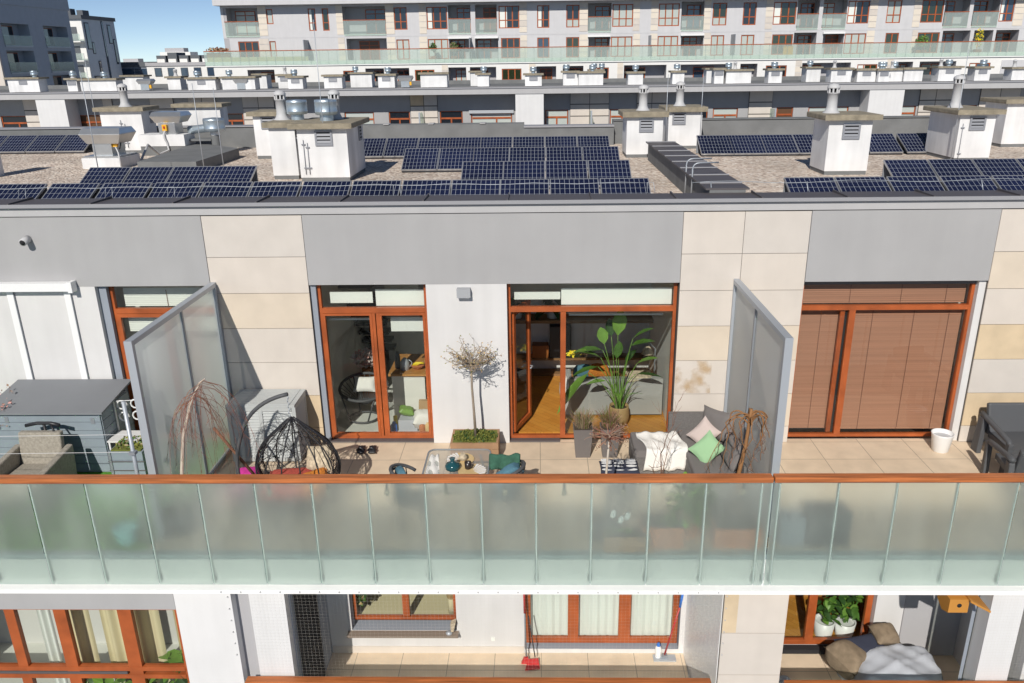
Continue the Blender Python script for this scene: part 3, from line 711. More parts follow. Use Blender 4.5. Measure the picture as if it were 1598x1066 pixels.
ROWS = [
 ([-9.31+.0, -8.4, -7.48, -6.58, -5.7, -4.88, -4.02, -3.17, -2.32, -1.47, -.65, .17, 1.02, 1.86], 1.72, 'in the long front row behind the left parapet'),
 ([4.09, 4.92, 5.77, 6.64, 7.51, 8.36, 9.2], 1.62, 'in the front row right of the party wall'),
 ([-1.51, -.7, .12, .96, 1.81], 4.25, 'in the second row left of the party wall'),
 ([-3.05, -2.27, -1.49, -.67, .15, 1.0, 1.82], 6.85, 'in the middle row left of the party wall'),
 ([-4.8, -3.97, -3.12, -2.3, -1.51, -.68, .16, .99, 1.83], 9.5, 'in the rearmost row left of the party wall'),
 ([-8.86, -8.03, -7.16, -6.36, -5.54], 3.9, 'in the short row left of the widest chimney'),
 ([-17.0, -16.15, -15.31, -14.44, -13.62, -12.75], 11.55, 'in the row at the far left roof edge'),
 ([4.07, 4.88, 5.68, 6.5, 7.33, 8.2, 9.1, 10.04], 9.3, 'in the rear row right of the party wall'),
 ([6.63, 7.48, 8.32, 9.16, 10.0], 3.86, 'in the second row beneath the streaked right chimney'),
]
first = True
for xs, yt, where in ROWS:
    for i in range(len(xs)-1):
        loc = ((xs[i]+xs[i+1])/2, yt-PD, RZ+.07); lab = f'dark blue solar panel, {ORD[i]} from left {where}'
        if first: pan.location = loc; pan['label'] = lab; first = False
        else: copy_tree(pan, loc, lab, SG)

# ================================================================ ROOF EQUIPMENT
def fan_hood(mb, cx, cy, z, w, d, h):
    """galvanised hood: widening skirt under a chamfered top"""
    a = [(cx-w*.38, cy-d*.38), (cx+w*.38, cy-d*.38), (cx+w*.38, cy+d*.38), (cx-w*.38, cy+d*.38)]
    b = [(cx-w*.5, cy-d*.5), (cx+w*.5, cy-d*.5), (cx+w*.5, cy+d*.5), (cx-w*.5, cy+d*.5)]
    c_ = [(cx-w*.46, cy-d*.36), (cx+w*.46, cy-d*.36), (cx+w*.46, cy+d*.36), (cx-w*.46, cy+d*.36)]
    mb.hexa([(*p, z) for p in a], [(*p, z+h*.62) for p in b]); mb.hexa([(*p, z+h*.621) for p in b], [(*p, z+h) for p in c_])
rf1 = thing('roof_fan', 'galvanised roof fan with flared hood on a white base, left of the round ducts', 'roof fan', (-10.2, 7.7, RZ))
MB('chimney_white').box(-10.93, -10.0, 7.3, 8.3, RZ, 3.90).build('base', rf1)
MB('sheet_metal').box(-10.90, -10.03, 7.33, 8.27, 3.901, 3.94).box(-10.69, -10.23, 7.45, 8.1, 3.94, 4.22).build('neck', rf1, bevel=.006)
mb = MB('sheet_metal'); fan_hood(mb, -10.42, 7.75, 4.22, 1.0, .85, .36); mb.build('hood', rf1, bevel=.006)
sw = MB('plastic_yellow').box(-10.22, -10.12, 7.5, 7.58, 4.14, 4.30); sw.build('isolator_switch', rf1)
MB('plastic_red').box(-10.12, -10.09, 7.51, 7.56, 4.2, 4.25).build('switch_knob', rf1)
MB('flue_grey').tube(bez((-10.16, 7.5, 4.14), (-10.06, 7.4, 4.02), (-10.00, 7.28, 4.0), 6)+[(-9.98, 7.27, 3.7)], .018, 6).tube(bez((-10.14, 7.55, 4.28), (-9.96, 7.55, 4.3), (-10.08, 7.5, 4.08), 8), .016, 6, 'black_metal').build('cable', rf1)
rf2 = thing('roof_fan', 'smaller galvanised roof fan with yellow switch on a rendered box by the left flue', 'roof fan', (-10.3, 11.7, RZ))
MB('chimney_white').box(-10.80, -9.55, 10.0, 10.7, RZ+.25, 4.20).build('base', rf2)
MB('bitumen').box(-10.78, -9.57, 10.02, 10.68, RZ, RZ+.3).build('plinth', rf2)
MB('sheet_metal').box(-10.25, -9.80, 10.1, 10.6, 4.201, 4.50).build('neck', rf2)
mb = MB('sheet_metal'); fan_hood(mb, -10.00, 10.4, 4.50, .85, .75, .28); mb.build('hood', rf2)
MB('plastic_yellow').box(-10.12, -10.00, 10.02, 10.09, 4.3, 4.46).box(-10.08, -10.04, 10.0, 10.02, 4.36, 4.42, 'plastic_red').build('isolator_switch', rf2)
MB('flue_grey').tube(bez((-10.05, 10.05, 4.3), (-10.10, 9.9, 4.2), (-10.02, 9.97, 4.0), 6)+[(-10.00, 9.97, 3.8), (-10.15, 9.7, 3.72), (-10.18, 9.2, 4.02), (-10.10, 8.5, 3.68)], .03, 6).build('cable', rf2)
rv = thing('roof_ventilator', 'blue grey elbow duct leading to a round drum ventilator on its post', 'ventilator', (-9.4, 11.2, 3.99))
MB('galvanised').tube([(-9.62, 10.55, 4.27)]+bez((-9.5, 10.55, 4.28), (-9.3, 10.5, 4.31), (-9.05, 10.45, 4.33), 6), .11, 14).build('elbow_duct', rv)
MB('galvanised').lathe([(.12, 0), (.12, .3)], (-8.85, 10.4, 3.85), 16, 'bitumen').lathe([(.125, .3), (.125, .42)], (-8.85, 10.4, 3.85), 16, 'enamel_white').build('post', rv)
MB('galvanised').lathe([(.25, .4), (.28, .42), (.28, .47), (.285, .48), (.28, .49), (.28, .68), (.285, .69), (.28, .70), (.27, .74), (.05, .76)], (-8.85, 10.4, 3.85), 24).build('drum_cowl', rv)
MB('bitumen').box(-9.8, -8.95, 10.3, 10.7, 4.0, 4.05).box(-9.75, -9.68, 10.35, 10.4, 3.985, 4.0).build('bracket', rv)
rods = ((-8.87, 4.2, 4.35, 5.9, 'white base fan'), (-12.4, 11.0, 3.7, 6.3, 'left flue'), (-4.45, 5.0, 4.83, 6.8, 'drum cowls'), (3.3, 9.5, 4.0, 5.6, 'party wall'), (9.55, 7.1, 4.75, 6.1, 'streaked right chimney'), (-7.55, 6.2, 4.1, 5.6, 'round kerb'), (-7.1, 6.2, 3.9, 5.5, 'half hidden chimney'), (4.35, 10.3, 4.6, 5.6, 'rear chimney pair'))
for x, y, a, b2, w_ in rods:
    MB('steel_pale').tube([(x, y, RZ), (x, y, b2)], [.012, .007], 5).build('lightning_rod', label=f'thin upright lightning rod next to the {w_}', cat='lightning rod', group='lightning rods on the gravel roof', loc=(x, y, RZ))
lc = thing('lightning_cable', 'thin conductor cable held on clips along the front parapet', 'cable', (-3, .75, 4.0))
pts = [(-12+.35*k, .72, 4.17+.012*math.sin(k*1.7)) for k in range(40)]
MB('steel_pale').tube(pts, .0045, 5).build('wire', lc)
for x in (-9.4, -8.3, -6.9, -5.9, -2.3, 1.7): MB('steel_pale').tube([(x, .65, 4.02), (x, .72, 4.17), (x+.1, .72, 4.17), (x+.12, .65, 4.02)], .005, 5).build('clip', lc)
lc = thing('lightning_cable', 'sagging conductor cable above the front right solar panels', 'cable', (6, .75, 4.0))
MB('steel_pale').tube([(2.4+.3*k, .74, 4.16+.02*math.sin(k*.9)) for k in range(30)], .0045, 5).build('wire', lc)
for x in (2.7, 4.2, 6.9): MB('steel_pale').tube([(x, .65, 4.02), (x, .74, 4.16)], .008, 5).build('clip', lc)
hp = thing('roof_ladder_hoop', 'bent galvanised grab hoops on the metal cover of the party wall', 'grab rail', (2.9, 2.5, 4.06))
for k in range(2): MB('steel_pale').tube([(2.62, 1.9+k*.6, 3.7), (2.62, 1.9+k*.6, 4.2)]+bez((2.62, 1.9+k*.6, 4.2), (2.62, 1.9+k*.6, 4.32), (2.74, 1.9+k*.6, 4.32), 4)+[(3.1, 2.1+k*.6, 4.3)], .013, 6).build('hoop', hp)

# ================================================================ LEFT TERRACE
wl = thing('awning', 'retracted white awning cassette with two guide rails on the left white wall', 'awning', (-7.9, 0, 2.7))
MB('awning_white').box(-9.2, -7.32, -.14, -.002, 2.70, 2.83).box(-7.32, -7.25, -.16, -.002, 2.68, 2.85).build('cassette', wl, bevel=.012)
for x in (-7.42, -8.33): MB('awning_white').box(x-.05, x+.05, -.035, -.002, 0, 2.68).box(x+.05, x+.058, -.03, -.004, 0, 2.68, 'steel_grey').build('guide_rail', wl)
MB('flue_grey').tube([(-7.86, -.001, 3.51), (-7.86, -.16, 3.48)], .055, 16).tube([(-7.86, -.161, 3.48), (-7.86, -.165, 3.479)], .042, 14, 'void_dark').build('wall_vent', label='short round vent pipe sticking out of the grey wall', cat='vent pipe', loc=(-7.86, 0, 3.5))
sh = thing('garden_shed', 'blue grey garden shed with dark felt roof beside the left privacy screen', 'shed', (-7.6, -.6, 0))
MB('shed_body').box(-8.45, -6.72, -.98, -.12, .004, 1.02).build('body', sh)
gr = MB('shed_body')
for k in range(7): gr.box(-8.45, -6.72, -.994, -.981, .02+k*.142, .02+k*.142+.134)
for k in range(7): gr.box(-6.719, -6.706, -.97, -.13, .02+k*.142, .02+k*.142+.134)
gr.build('boarding', sh)
MB('shed_roof').hexa([(-8.52, -1.06, 1.02), (-6.64, -1.06, 1.02), (-6.64, -.04, 1.16), (-8.52, -.04, 1.16)], [(-8.52, -1.06, 1.05), (-6.64, -1.06, 1.05), (-6.64, -.04, 1.19), (-8.52, -.04, 1.19)]).build('roof', sh)
MB('steel_grey').box(-8.2, -8.14, -1.0, -.9945, .86, .96).build('hinge', sh); MB('steel_grey').box(-6.87, -6.81, -1.0, -.9945, .84, .94).build('hinge', sh)
ch = thing('rattan_armchair', 'beige rattan armchair standing in front of the grey shed', 'armchair', (-7.45, -1.75, 0))
MB('rattan_beige').box(-7.78, -7.14, -2.1, -1.42, .30, .40).build('seat', ch, bevel=.03)
MB('rattan_beige').hexa([(-7.78, -1.46, .3), (-7.14, -1.46, .3), (-7.14, -1.36, .3), (-7.78, -1.36, .3)], [(-7.80, -1.34, .86), (-7.16, -1.34, .86), (-7.16, -1.24, .86), (-7.80, -1.24, .86)]).build('backrest', ch, bevel=.02)
for a in (-7.90, -7.12): MB('rattan_beige').hexa([(a, -2.2, .02), (a+.1, -2.2, .02), (a+.1, -1.36, .02), (a, -1.36, .02)], [(a, -2.2, .56), (a+.1, -2.2, .56), (a+.1, -1.3, .66), (a, -1.3, .66)]).build('armrest', ch, bevel=.02)
sc = thing('scooter', 'black scooter handlebar on a thin stem before the shed front', 'scooter', (-7.45, -1.25, 0))
MB('black_metal').tube([(-7.43, -1.25, .1), (-7.45, -1.22, .95)], .022, 8).build('stem', sc)
MB('black_metal').tube([(-7.72, -1.24, .93), (-7.55, -1.22, .96), (-7.35, -1.22, .96), (-7.2, -1.25, .94)], .028, 8).tube([(-7.34, -1.23, .95), (-7.26, -1.3, .82)], .016, 6).build('handlebar', sc)
MB('black_metal').box(-7.5, -7.38, -1.6, -1.1, .07, .11).build('deck', sc)
for y in (-1.58, -1.12): MB('black_metal').tube([(-7.46, y, .06), (-7.42, y, .06)], .06, 14).build('wheel', sc)
pl = thing('planter_box', 'blue grey planter box of grass behind the galvanised pole', 'planter', (-6.32, -.95, 0))
MB('shed_body').box(-6.58, -6.06, -1.2, -.72, .006, .46).box(-6.6, -6.04, -1.22, -1.2, .15, .155, 'joint_dark').box(-6.6, -6.04, -1.22, -1.2, .3, .305, 'joint_dark').box(-6.58, -6.54, -1.215, -1.2, .01, .46, 'steel_grey').build('box', pl)
MB('moss').box(-6.55, -6.09, -1.17, -.75, .46, .48).scatter((-6.32, -.96, .5), (.24, .22, .09), 260, .06, ['moss_tip', 'leaf_green', 'dry_grass'], 0, 1.6).build('grass', pl)
wc = thing('garden_chair', 'white scrollwork metal chair folded behind the planter box of grass', 'chair', (-6.46, -.55, 0))
mb = MB('rope_white')
for zc in (.78, .98):
    mb.tube([(-6.56+.09*math.cos(t*.6)*(1-t*.04), -.62, zc+.09*math.sin(t*.6)*(1-t*.04)) for t in range(14)], .014, 5)
    mb.tube([(-6.34+.09*math.cos(t*.6)*(1-t*.04), -.62, zc+.02+.09*math.sin(t*.6)*(1-t*.04)) for t in range(14)], .014, 5)
mb.tube([(-6.68, -.62, .0), (-6.68, -.62, 1.05), (-6.21, -.62, 1.08), (-6.21, -.62, 0)], .016, 6).build('backrest', wc)
MB('rope_white').box(-6.68, -6.21, -1.0, -.62, .52, .545).build('seat', wc)
for x, y in ((-6.66, -.98), (-6.23, -.98)): MB('rope_white').tube([(x, y, .0), (x, y, .52)], .014, 6).build('leg', wc)
po = thing('steel_pole', 'galvanised pole leaning at the left privacy screen', 'pole', (-5.22, -2.85, 0))
MB('steel_pale').tube([(-5.23, -2.88, 0), (-5.25, -2.84, 2.02)], .026, 10).build('tube', po)
MB('steel_grey').box(-5.27, -5.19, -2.92, -2.84, 1.3, 1.34).build('clamp', po)
for z in (.92, 1.55, 1.3): MB('rope_white').tube([(-9.0, -2.86, z+.05), (-7.2, -2.87, z), (-5.24, -2.86, z+.02)], .0028, 4).build('washing_line', label=('lower', 'upper', 'middle')[(.92, 1.55, 1.3).index(z)]+' thin washing line strung to the galvanised pole', cat='washing line', loc=(-7, -2.86, z), group='washing lines on the left terrace')
def bare_tree(mb, base, h, spread, n, levels=3, r=.02, mn='bark', seed=1, up=.7):
    rng = random.Random(seed)
    def grow(p, d, ln, rr, lv):
        pts = [Vector(p)]; d = Vector(d).normalized()
        for i in range(4):
            d = (d+Vector((rng.uniform(-.25, .25), rng.uniform(-.25, .25), rng.uniform(-.1, .2)))).normalized(); pts.append(pts[-1]+d*ln/4)
        mb.tube(pts, [rr*(1-.15*i) for i in range(5)], 5 if lv > 1 else 4, mn)
        tips.append(pts[-1])
        if lv <= 0: return
        for k in range(n):
            q = pts[rng.randint(2, 4)]; a = rng.uniform(0, 6.28)
            grow(q, d*up+Vector((math.cos(a), math.sin(a), rng.uniform(-.1, .4)))*spread, ln*rng.uniform(.5, .8), rr*.55, lv-1)
    tips = []; grow(base, (0, 0, 1), h, r, levels); return tips
sb = thing('shrub', 'bare lilac brown shrub at the left edge behind the shed', 'shrub', (-8.55, -.9, 0))
mb = MB('twig_brown'); tp = bare_tree(mb, (-8.5, -.95, .3), .55, .8, 4, 3, .015, 'twig_brown', 5)
for p in tp: mb.scatter(p, (.05, .05, .05), 2, .05, ['dry_brown', 'flower_pink'], 0)
mb.build('branches', sb)
MB('shed_body').box(-8.9, -8.5, -1.3, -.75, .004, .42).box(-8.86, -8.54, -1.26, -.79, .42, .43, 'soil').build('pot', sb)
MB('pot_teal').lathe([(.10, 0), (.13, .05), (.165, .22), (.17, .26), (.15, .25), (.14, .2)], (-5.5, -2.85, .004), 20).build('flower_pot', label='turquoise flower pot seen blurred behind the etched glass', cat='flower pot', loc=(-5.5, -2.85, .004))

# ================================================================ MAIN TERRACE, LEFT PART
ac = thing('louvred_cabinet', 'light grey louvred cabinet against the stone wall behind the egg chair', 'cabinet', (-4.36, -.35, 0))
f = MB('louvre_case')
f.box(-4.90, -3.82, -.68, -.03, .955, .995)
for k in range(10): f.box(-4.86, -3.9, -.66+k*.063, -.66+k*.063+.05, .996, 1.004)
for x in (-4.90, -4.40, -3.87): f.box(x, x+.06, -.678, -.63, .02, .954)
f.box(-3.88, -3.83, -.09, -.032, .02, .954); f.box(-4.84, -3.88, -.675, -.64, .02, .08); f.box(-4.84, -3.88, -.675, -.64, .89, .954); f.box(-3.87, -3.822, -.63, -.09, .9, .954); f.box(-3.87, -3.822, -.63, -.09, .02, .08)
f.build('frame', ac)
lv = MB('louvre_case')
for k in range(17):
    z = .085+k*.048
    for a, b in ((-4.84, -4.40), (-4.34, -3.87)): lv.add([(a, -.672, z), (b, -.672, z), (b, -.640, z+.04), (a, -.640, z+.04)], [(0, 1, 2, 3)])
    lv.add([(-3.825, -.63, z), (-3.825, -.09, z), (-3.85, -.09, z+.04), (-3.85, -.63, z+.04)], [(0, 1, 2, 3)])
lv.box(-4.84, -3.88, -.62, -.61, .03, .95, 'steel_grey').box(-3.87, -3.86, -.6, -.1, .03, .95, 'steel_grey'); lv.build('louvres', ac)
# weeping birch
def hang(mb, p, d, ln, rng, mn, r=.0032):
    pts = [Vector(p)]; d = Vector(d)
    for i in range(6):
        d = d*.72+Vector((rng.uniform(-.12, .12), rng.uniform(-.12, .12), -.42)); pts.append(pts[-1]+d.normalized()*ln/6)
    mb.tube(pts, [r, r, r*.9, r*.8, r*.7, r*.6, r*.5], 3, mn)
    for i in (2, 3, 4, 5):
        if rng.random() < .6:
            e = Vector((rng.uniform(-.1, .1), rng.uniform(-.1, .1), -.1)); mb.tube([pts[i], pts[i]+e], r*.6, 3, mn)
bt = thing('weeping_birch', 'bare weeping birch with reddish hanging twigs next to the left privacy screen', 'tree', (-4.86, -2.35, 0))
MB('bark_pale').tube([(-4.90, -2.45, .3), (-4.87, -2.42, .8), (-4.80, -2.36, 1.3), (-4.66, -2.3, 1.75), (-4.50, -2.28, 2.04), (-4.42, -2.28, 2.1)], [.032, .028, .024, .02, .014, .008], 7).build('trunk', bt)
rng = random.Random(3); mb = MB('twig_red')
for k in range(52):
    t = rng.random(); a = rng.uniform(0, 6.28); p = Vector((-4.66, -2.3, 1.75)).lerp(Vector((-4.42, -2.28, 2.1)), t)
    hang(mb, p, (math.cos(a)*1.0+.15, math.sin(a)*.6, .15), rng.uniform(.6, 1.5), rng, rng.choice(['twig_red', 'twig_brown']))
mb.build('twigs', bt)
MB('charcoal').lathe([(.16, 0), (.2, .02), (.24, .36), (.22, .36), (.2, .33)], (-4.9, -2.47, 0), 20).lathe([(.205, .33), (.01, .335)], (-4.9, -2.47, 0), 20, 'soil').build('pot', bt)
pk = thing('folded_parasol', 'folded dark brown parasol pole leaning in its black stand under the birch', 'parasol', (-4.2, -1.75, 0))
MB('twig_brown').tube([(-4.58, -1.9, 1.2), (-4.12, -1.7, .25)], .022, 6).build('pole', pk)
MB('black_metal').box(-4.35, -4.02, -1.85, -1.5, 0, .22).build('stand', pk, bevel=.02)
MB('cloth_magenta').pillow((-4.40, -1.35, .14), .36, .3, .22, (.2, .1, .3)).build('cushion', label='bright magenta bag lying beside the stand of the egg chair', cat='bag', loc=(-4.40, -1.35, 0))
# hanging egg chair
eg = thing('hanging_egg_chair', 'black wicker hanging egg chair on a curved stand', 'egg chair', (-3.45, -1.9, 0))
MB('charcoal').tube([(-3.1, -1.95, .035), (-3.9, -1.9, .035), (-4.2, -1.9, .06)]+bez((-4.30, -1.9, .16), (-4.38, -1.9, .62), (-4.24, -1.9, 1.0), 8)+bez((-4.22, -1.9, 1.05), (-4.06, -1.9, 1.58), (-3.48, -1.9, 1.71), 12), .028, 10).tube([(-3.6, -2.4, .035), (-3.95, -1.9, .036), (-3.6, -1.4, .035)], .03, 8).build('stand', eg)
mb = MB('steel_pale')
for k in range(7): mb.tube([(-3.49, -1.9, 1.68-k*.045), (-3.485+.012*(-1)**k, -1.9, 1.655-k*.045), (-3.49, -1.9, 1.63-k*.045)], .008, 5)
mb.build('chain', eg)
EC = (-3.46, -1.9)
def egg_r(z): # radius of the basket at height z
    pr = [(.10, .0), (.13, .2), (.2, .36), (.32, .49), (.47, .57), (.62, .59), (.78, .555), (.92, .475), (1.06, .345), (1.2, .19), (1.3, .08), (1.36, .0)]
    for (a, ra), (b, rb_) in zip(pr, pr[1:]):
        if a <= z <= b:
            t = (z-a)/(b-a); t = t; return ra+(rb_-ra)*t
    return 0
mb = MB('black_metal')
for k in range(14):
    a = 2*math.pi*k/14+.1
    mb.tube([(EC[0]+egg_r(z)*math.cos(a), EC[1]+egg_r(z)*math.sin(a)*.85, z) for z in [.10+.063*i for i in range(21)]], .010, 5)
for a in (.12, math.pi-.12):
    mb.tube([(EC[0]+(egg_r(z)+.01)*math.cos(a), EC[1]+egg_r(z)*math.sin(a)*.85, z) for z in [.10+.042*i for i in range(31)]], .019, 6)
mb.tube([(EC[0]+egg_r(.36)*math.cos(t), EC[1]+egg_r(.36)*math.sin(t)*.85, .36) for t in [math.pi+.1+i*.145 for i in range(21)]], .014, 5)
mb.build('basket_frame', eg)
mb = MB('black_metal'); rng = random.Random(11)
for k in range(190):
    a = rng.uniform(-.35, math.pi+.35); z = rng.uniform(.15, 1.08); da = rng.uniform(-.22, .22); dz = rng.uniform(-.12, .12); pts = []
    for i in range(6):
        zz = min(max(z, .12), 1.3); aa = min(max(a, -.6), math.pi+.6)
        pts.append((EC[0]+egg_r(zz)*math.cos(aa), EC[1]+egg_r(zz)*math.sin(aa)*.85, zz)); a += da+rng.uniform(-.1, .1); z += dz+rng.uniform(-.07, .07)
    mb.tube(pts, .0042, 3)
for z in (.2, .32): mb.tube([(EC[0]+egg_r(z)*math.cos(t), EC[1]+egg_r(z)*math.sin(t)*.85, z) for t in [i*.3 for i in range(21)]], .008, 4, closed=True)
mb.build('weave', eg)
MB('cloth_red').pillow((-3.56, -1.95, .40), .72, .6, .2, (0, 0, .1)).build('cushion', loc=(-3.52, -1.98, .4), label='red patterned seat cushion inside the hanging egg chair', cat='cushion', group='cushions in the egg chair')
MB('cloth_orange').pillow((-3.2, -1.98, .44), .40, .3, .14, (.5, -.2, .3)).build('cushion', loc=(-3.2, -2.02, .5), label='orange patterned cushion in the egg chair', cat='cushion', group='cushions in the egg chair')
MB('cloth_cream').pillow((-3.2, -1.70, .62), .46, .40, .18, (1.0, -.25, -.3)).build('cushion', loc=(-3.22, -1.72, .7), label='cream cushion with brown leaf pattern at the back of the egg chair', cat='cushion', group='cushions in the egg chair')
sd = thing('sandals', 'pair of black sandals lying in front of the kitchen window', 'sandals', (-2.83, -.3, 0))
for x in (-2.92, -2.74):
    MB('black_metal').pillow((x, -.32, .045), .13, .27, .07, (0, 0, .1)).tube([(x-.06, -.36, .05), (x, -.38, .11), (x+.06, -.36, .05)], .025, 6).build('sandal', sd)
# wall lamp
wlm = thing('wall_lamp', 'small grey box lamp high on the white wall between the windows', 'wall lamp', (-1.17, 0, 2.6))
MB('lamp_grey').box(-1.28, -1.07, -.12, -.002, 2.55, 2.69).build('housing', wlm, bevel=.006)
MB('enamel_white').box(-1.26, -1.09, -.11, -.02, 2.542, 2.549).build('diffuser', wlm)
# standard tree in wooden planter
tr = thing('standard_tree', 'small bare standard tree with round crown in a mossy wooden planter', 'tree', (-1.05, -.45, 0))
pb = MB('planter_wood')
for k in range(3): pb.box(-1.42, -.66, -.68, -.645, .02+k*.105, .12+k*.105); pb.box(-.695, -.66, -.645, -.2, .02+k*.105, .12+k*.105); pb.box(-1.42, -1.385, -.645, -.2, .02+k*.105, .12+k*.105)
pb.box(-1.42, -.66, -.2, -.17, .02, .335); pb.build('planter', tr)
ms = MB('moss'); ms.box(-1.385, -.695, -.645, -.2, .2, .33); ms.scatter((-1.04, -.43, .345), (.37, .24, .05), 1500, .035, ['moss', 'moss_tip', 'moss', 'leaf_dark'], 0, 1.6); ms.build('moss', tr)
MB('bark').tube([(-1.03, -.45, .33), (-1.045, -.46, .8), (-1.065, -.44, 1.2), (-1.06, -.45, 1.58)], [.024, .02, .018, .016], 7).build('trunk', tr)
rng = random.Random(9); cw = MB('bark'); bd = MB('bud_tan')
for k in range(50):
    a = rng.uniform(0, 6.28); e = rng.uniform(-.05, 1.15); d = Vector((math.cos(a)*math.cos(e), math.sin(a)*math.cos(e)*.95, math.sin(e)*.8))
    ln = rng.uniform(.26, .46); p0 = Vector((-1.06, -.45, 1.50+rng.uniform(0, .1))); pts = [p0]
    for i in range(4):
        pts.append(pts[-1]+(d+Vector((rng.uniform(-.3, .3), rng.uniform(-.3, .3), rng.uniform(-.2, .25)))).normalized()*ln/4)
    cw.tube(pts, [.008, .007, .006, .005, .003], 4)
    for q in pts[2:]:
        for _ in range(2):
            if rng.random() < .25: continue
            e2 = Vector((rng.uniform(-1, 1), rng.uniform(-1, 1), rng.uniform(-.6, 1))).normalized()*rng.uniform(.05, .12)
            cw.tube([q, q+e2], [.004, .002], 3); bd.scatter(q+e2, (.022, .022, .022), 2, .028, ['bud_tan', 'bud_tan', 'dry_brown', 'moss_tip'], 0)
cw.build('crown', tr); bd.build('buds', tr)
# bistro set
tb = thing('glass_table', 'glass topped garden table with rounded corners behind the middle of the balustrade', 'table', (-1.15, -2.2, 0))
def rrect(x0, x1, y0, y1, r, n=5):
    out = []
    for cx, cy, a0 in ((x1-r, y1-r, 0), (x0+r, y1-r, 1), (x0+r, y0+r, 2), (x1-r, y0+r, 3)):
        for k in range(n+1):
            a = (a0+k/n)*math.pi/2; out.append((cx+r*math.cos(a), cy+r*math.sin(a)))
    return out
RR = rrect(-1.60, -.71, -2.74, -1.66, .10)
t_ = MB('glass_table'); t_.add([(x, y, .735) for x, y in RR], [tuple(range(len(RR)))]); t_.build('table_top', tb)
MB('steel_grey').tube([(x, y, .728) for x, y in RR], .013, 6, closed=True).build('frame', tb)
for sx in (-1, 1):
    for sy in (-1, 1): MB('steel_grey').tube([(-1.155+sx*.30, -2.2+sy*.40, .72), (-1.155+sx*.36, -2.2+sy*.47, .36), (-1.155+sx*.37, -2.2+sy*.50, 0)], .016, 6).build('leg', tb)
for cx, cy, lab in ((-1.12, -1.98, 'round wooden place mat with white leaf shapes, the rear one on the glass table'), (-.93, -2.32, 'round wooden place mat with white leaf shapes, the front one on the glass table')):
    t_ = MB('plate_wood').lathe([(.18, 0), (.195, .004), (.19, .010)], (cx, cy, .737), 28)
    for k in range(8):
        a = (2.0 if cy > -2.1 else -.6)+k*.26; t_.add([(cx+.02*math.cos(a), cy+.02*math.sin(a), .7485), (cx+.185*math.cos(a-.1), cy+.185*math.sin(a-.1), .7485), (cx+.2*math.cos(a), cy+.2*math.sin(a), .7485), (cx+.185*math.cos(a+.1), cy+.185*math.sin(a+.1), .7485)], [(0, 1, 2, 3)], 'enamel_white')
    t_.build('place_mat', label=lab, cat='place mat', loc=(cx, cy, .737), group='place mats on the glass table')
MB('cloth_cream').lathe([(.035, 0), (.055, .02), (.06, .06), (.04, .09), (.03, .11), (.025, .10)], (-1.08, -2.02, .748), 16).build('vase', label='small cream vase on the rear place mat', cat='vase', loc=(-1.08, -2.02, .748))
MB('ceramic_dark').lathe([(.038, 0), (.045, .01), (.048, .10), (.042, .10), (.04, .02)], (-.99, -2.26, .748), 16).tube(bez((-.945, -2.27, .82), (-.90, -2.28, .80), (-.945, -2.27, .76), 5), .007, 5).build('cup', label='dark brown cup on the front place mat', cat='cup', loc=(-.99, -2.26, .748))
MB('bottle_teal').lathe([(.08, 0), (.10, .015), (.105, .06), (.085, .09), (.035, .11), (.028, .14), (.042, .17), (.032, .17)], (-1.20, -2.26, .737), 20).build('bottle', label='squat teal glass bottle vase on the glass table left of the cup', cat='bottle', loc=(-1.2, -2.26, .737))
nk = MB('cloth_white'); n = 9; vs = []
for i in range(n+1):
    for j in range(n+1):
        u = i/n; v = j/n; vs.append((-1.56+.22*u*(1-.5*v), -2.55+.72*v, .742+.012*math.sin(u*9+v*6)+.01*math.sin(v*17)))
nk.add(vs, [(i*(n+1)+j, (i+1)*(n+1)+j, (i+1)*(n+1)+j+1, i*(n+1)+j+1) for i in range(n) for j in range(n)], 'cloth_white', True)
nk.build('napkin', label='crumpled white cloth along the left edge of the glass table', cat='cloth', loc=(-1.5, -2.2, .742))
def tub_chair(cx, cy, face, lab):
    """round-rimmed outdoor chair; face = direction it looks to"""
    c = thing('garden_chair', lab, 'chair', (cx, cy, 0), 'round rimmed garden chairs')
    rim = []
    for k in range(25):
        a = face+math.pi+(k/24-.5)*3.9; rr = .28; z = .80-.20*(abs(k/24-.5)*2)**2
        rim.append((cx+rr*math.cos(a), cy+rr*math.sin(a), z))
    MB('charcoal').tube(rim, .024, 8).tube([(x, y, z-.05) for x, y, z in rim[5:20]], .018, 6).build('rim', c)
    mb = MB('charcoal')
    for k in range(3, 22, 2): mb.tube([rim[k], (cx+(rim[k][0]-cx)*.75, cy+(rim[k][1]-cy)*.75, .44)], .008, 5)
    mb.build('backrest', c)
    MB('charcoal').lathe([(.02, .415), (.22, .42), (.25, .44), (.22, .455), (.02, .45)], (cx, cy, 0), 24).build('seat', c)
    for k in range(4):
        a = face+.8+k*math.pi/2; MB('charcoal').tube([(cx+.2*math.cos(a), cy+.2*math.sin(a), .43), (cx+.27*math.cos(a), cy+.27*math.sin(a), 0)], .015, 6).build('leg', c)
    return c
tub_chair(-1.76, -2.32, .35, 'dark round rimmed garden chair with a single blue cushion, left of the glass table')
MB('cloth_blue').pillow((-1.90, -2.36, .64), .38, .15, .34, (0, .25, 1.9)).build('cushion', loc=(-1.9, -2.36, .5), label='blue cushion on the left round rimmed chair', cat='cushion')
tub_chair(-.50, -2.22, 2.8, 'dark round rimmed garden chair under a green blanket, right of the glass table')
bl = MB('cloth_darkgreen'); n = 14; vs = []
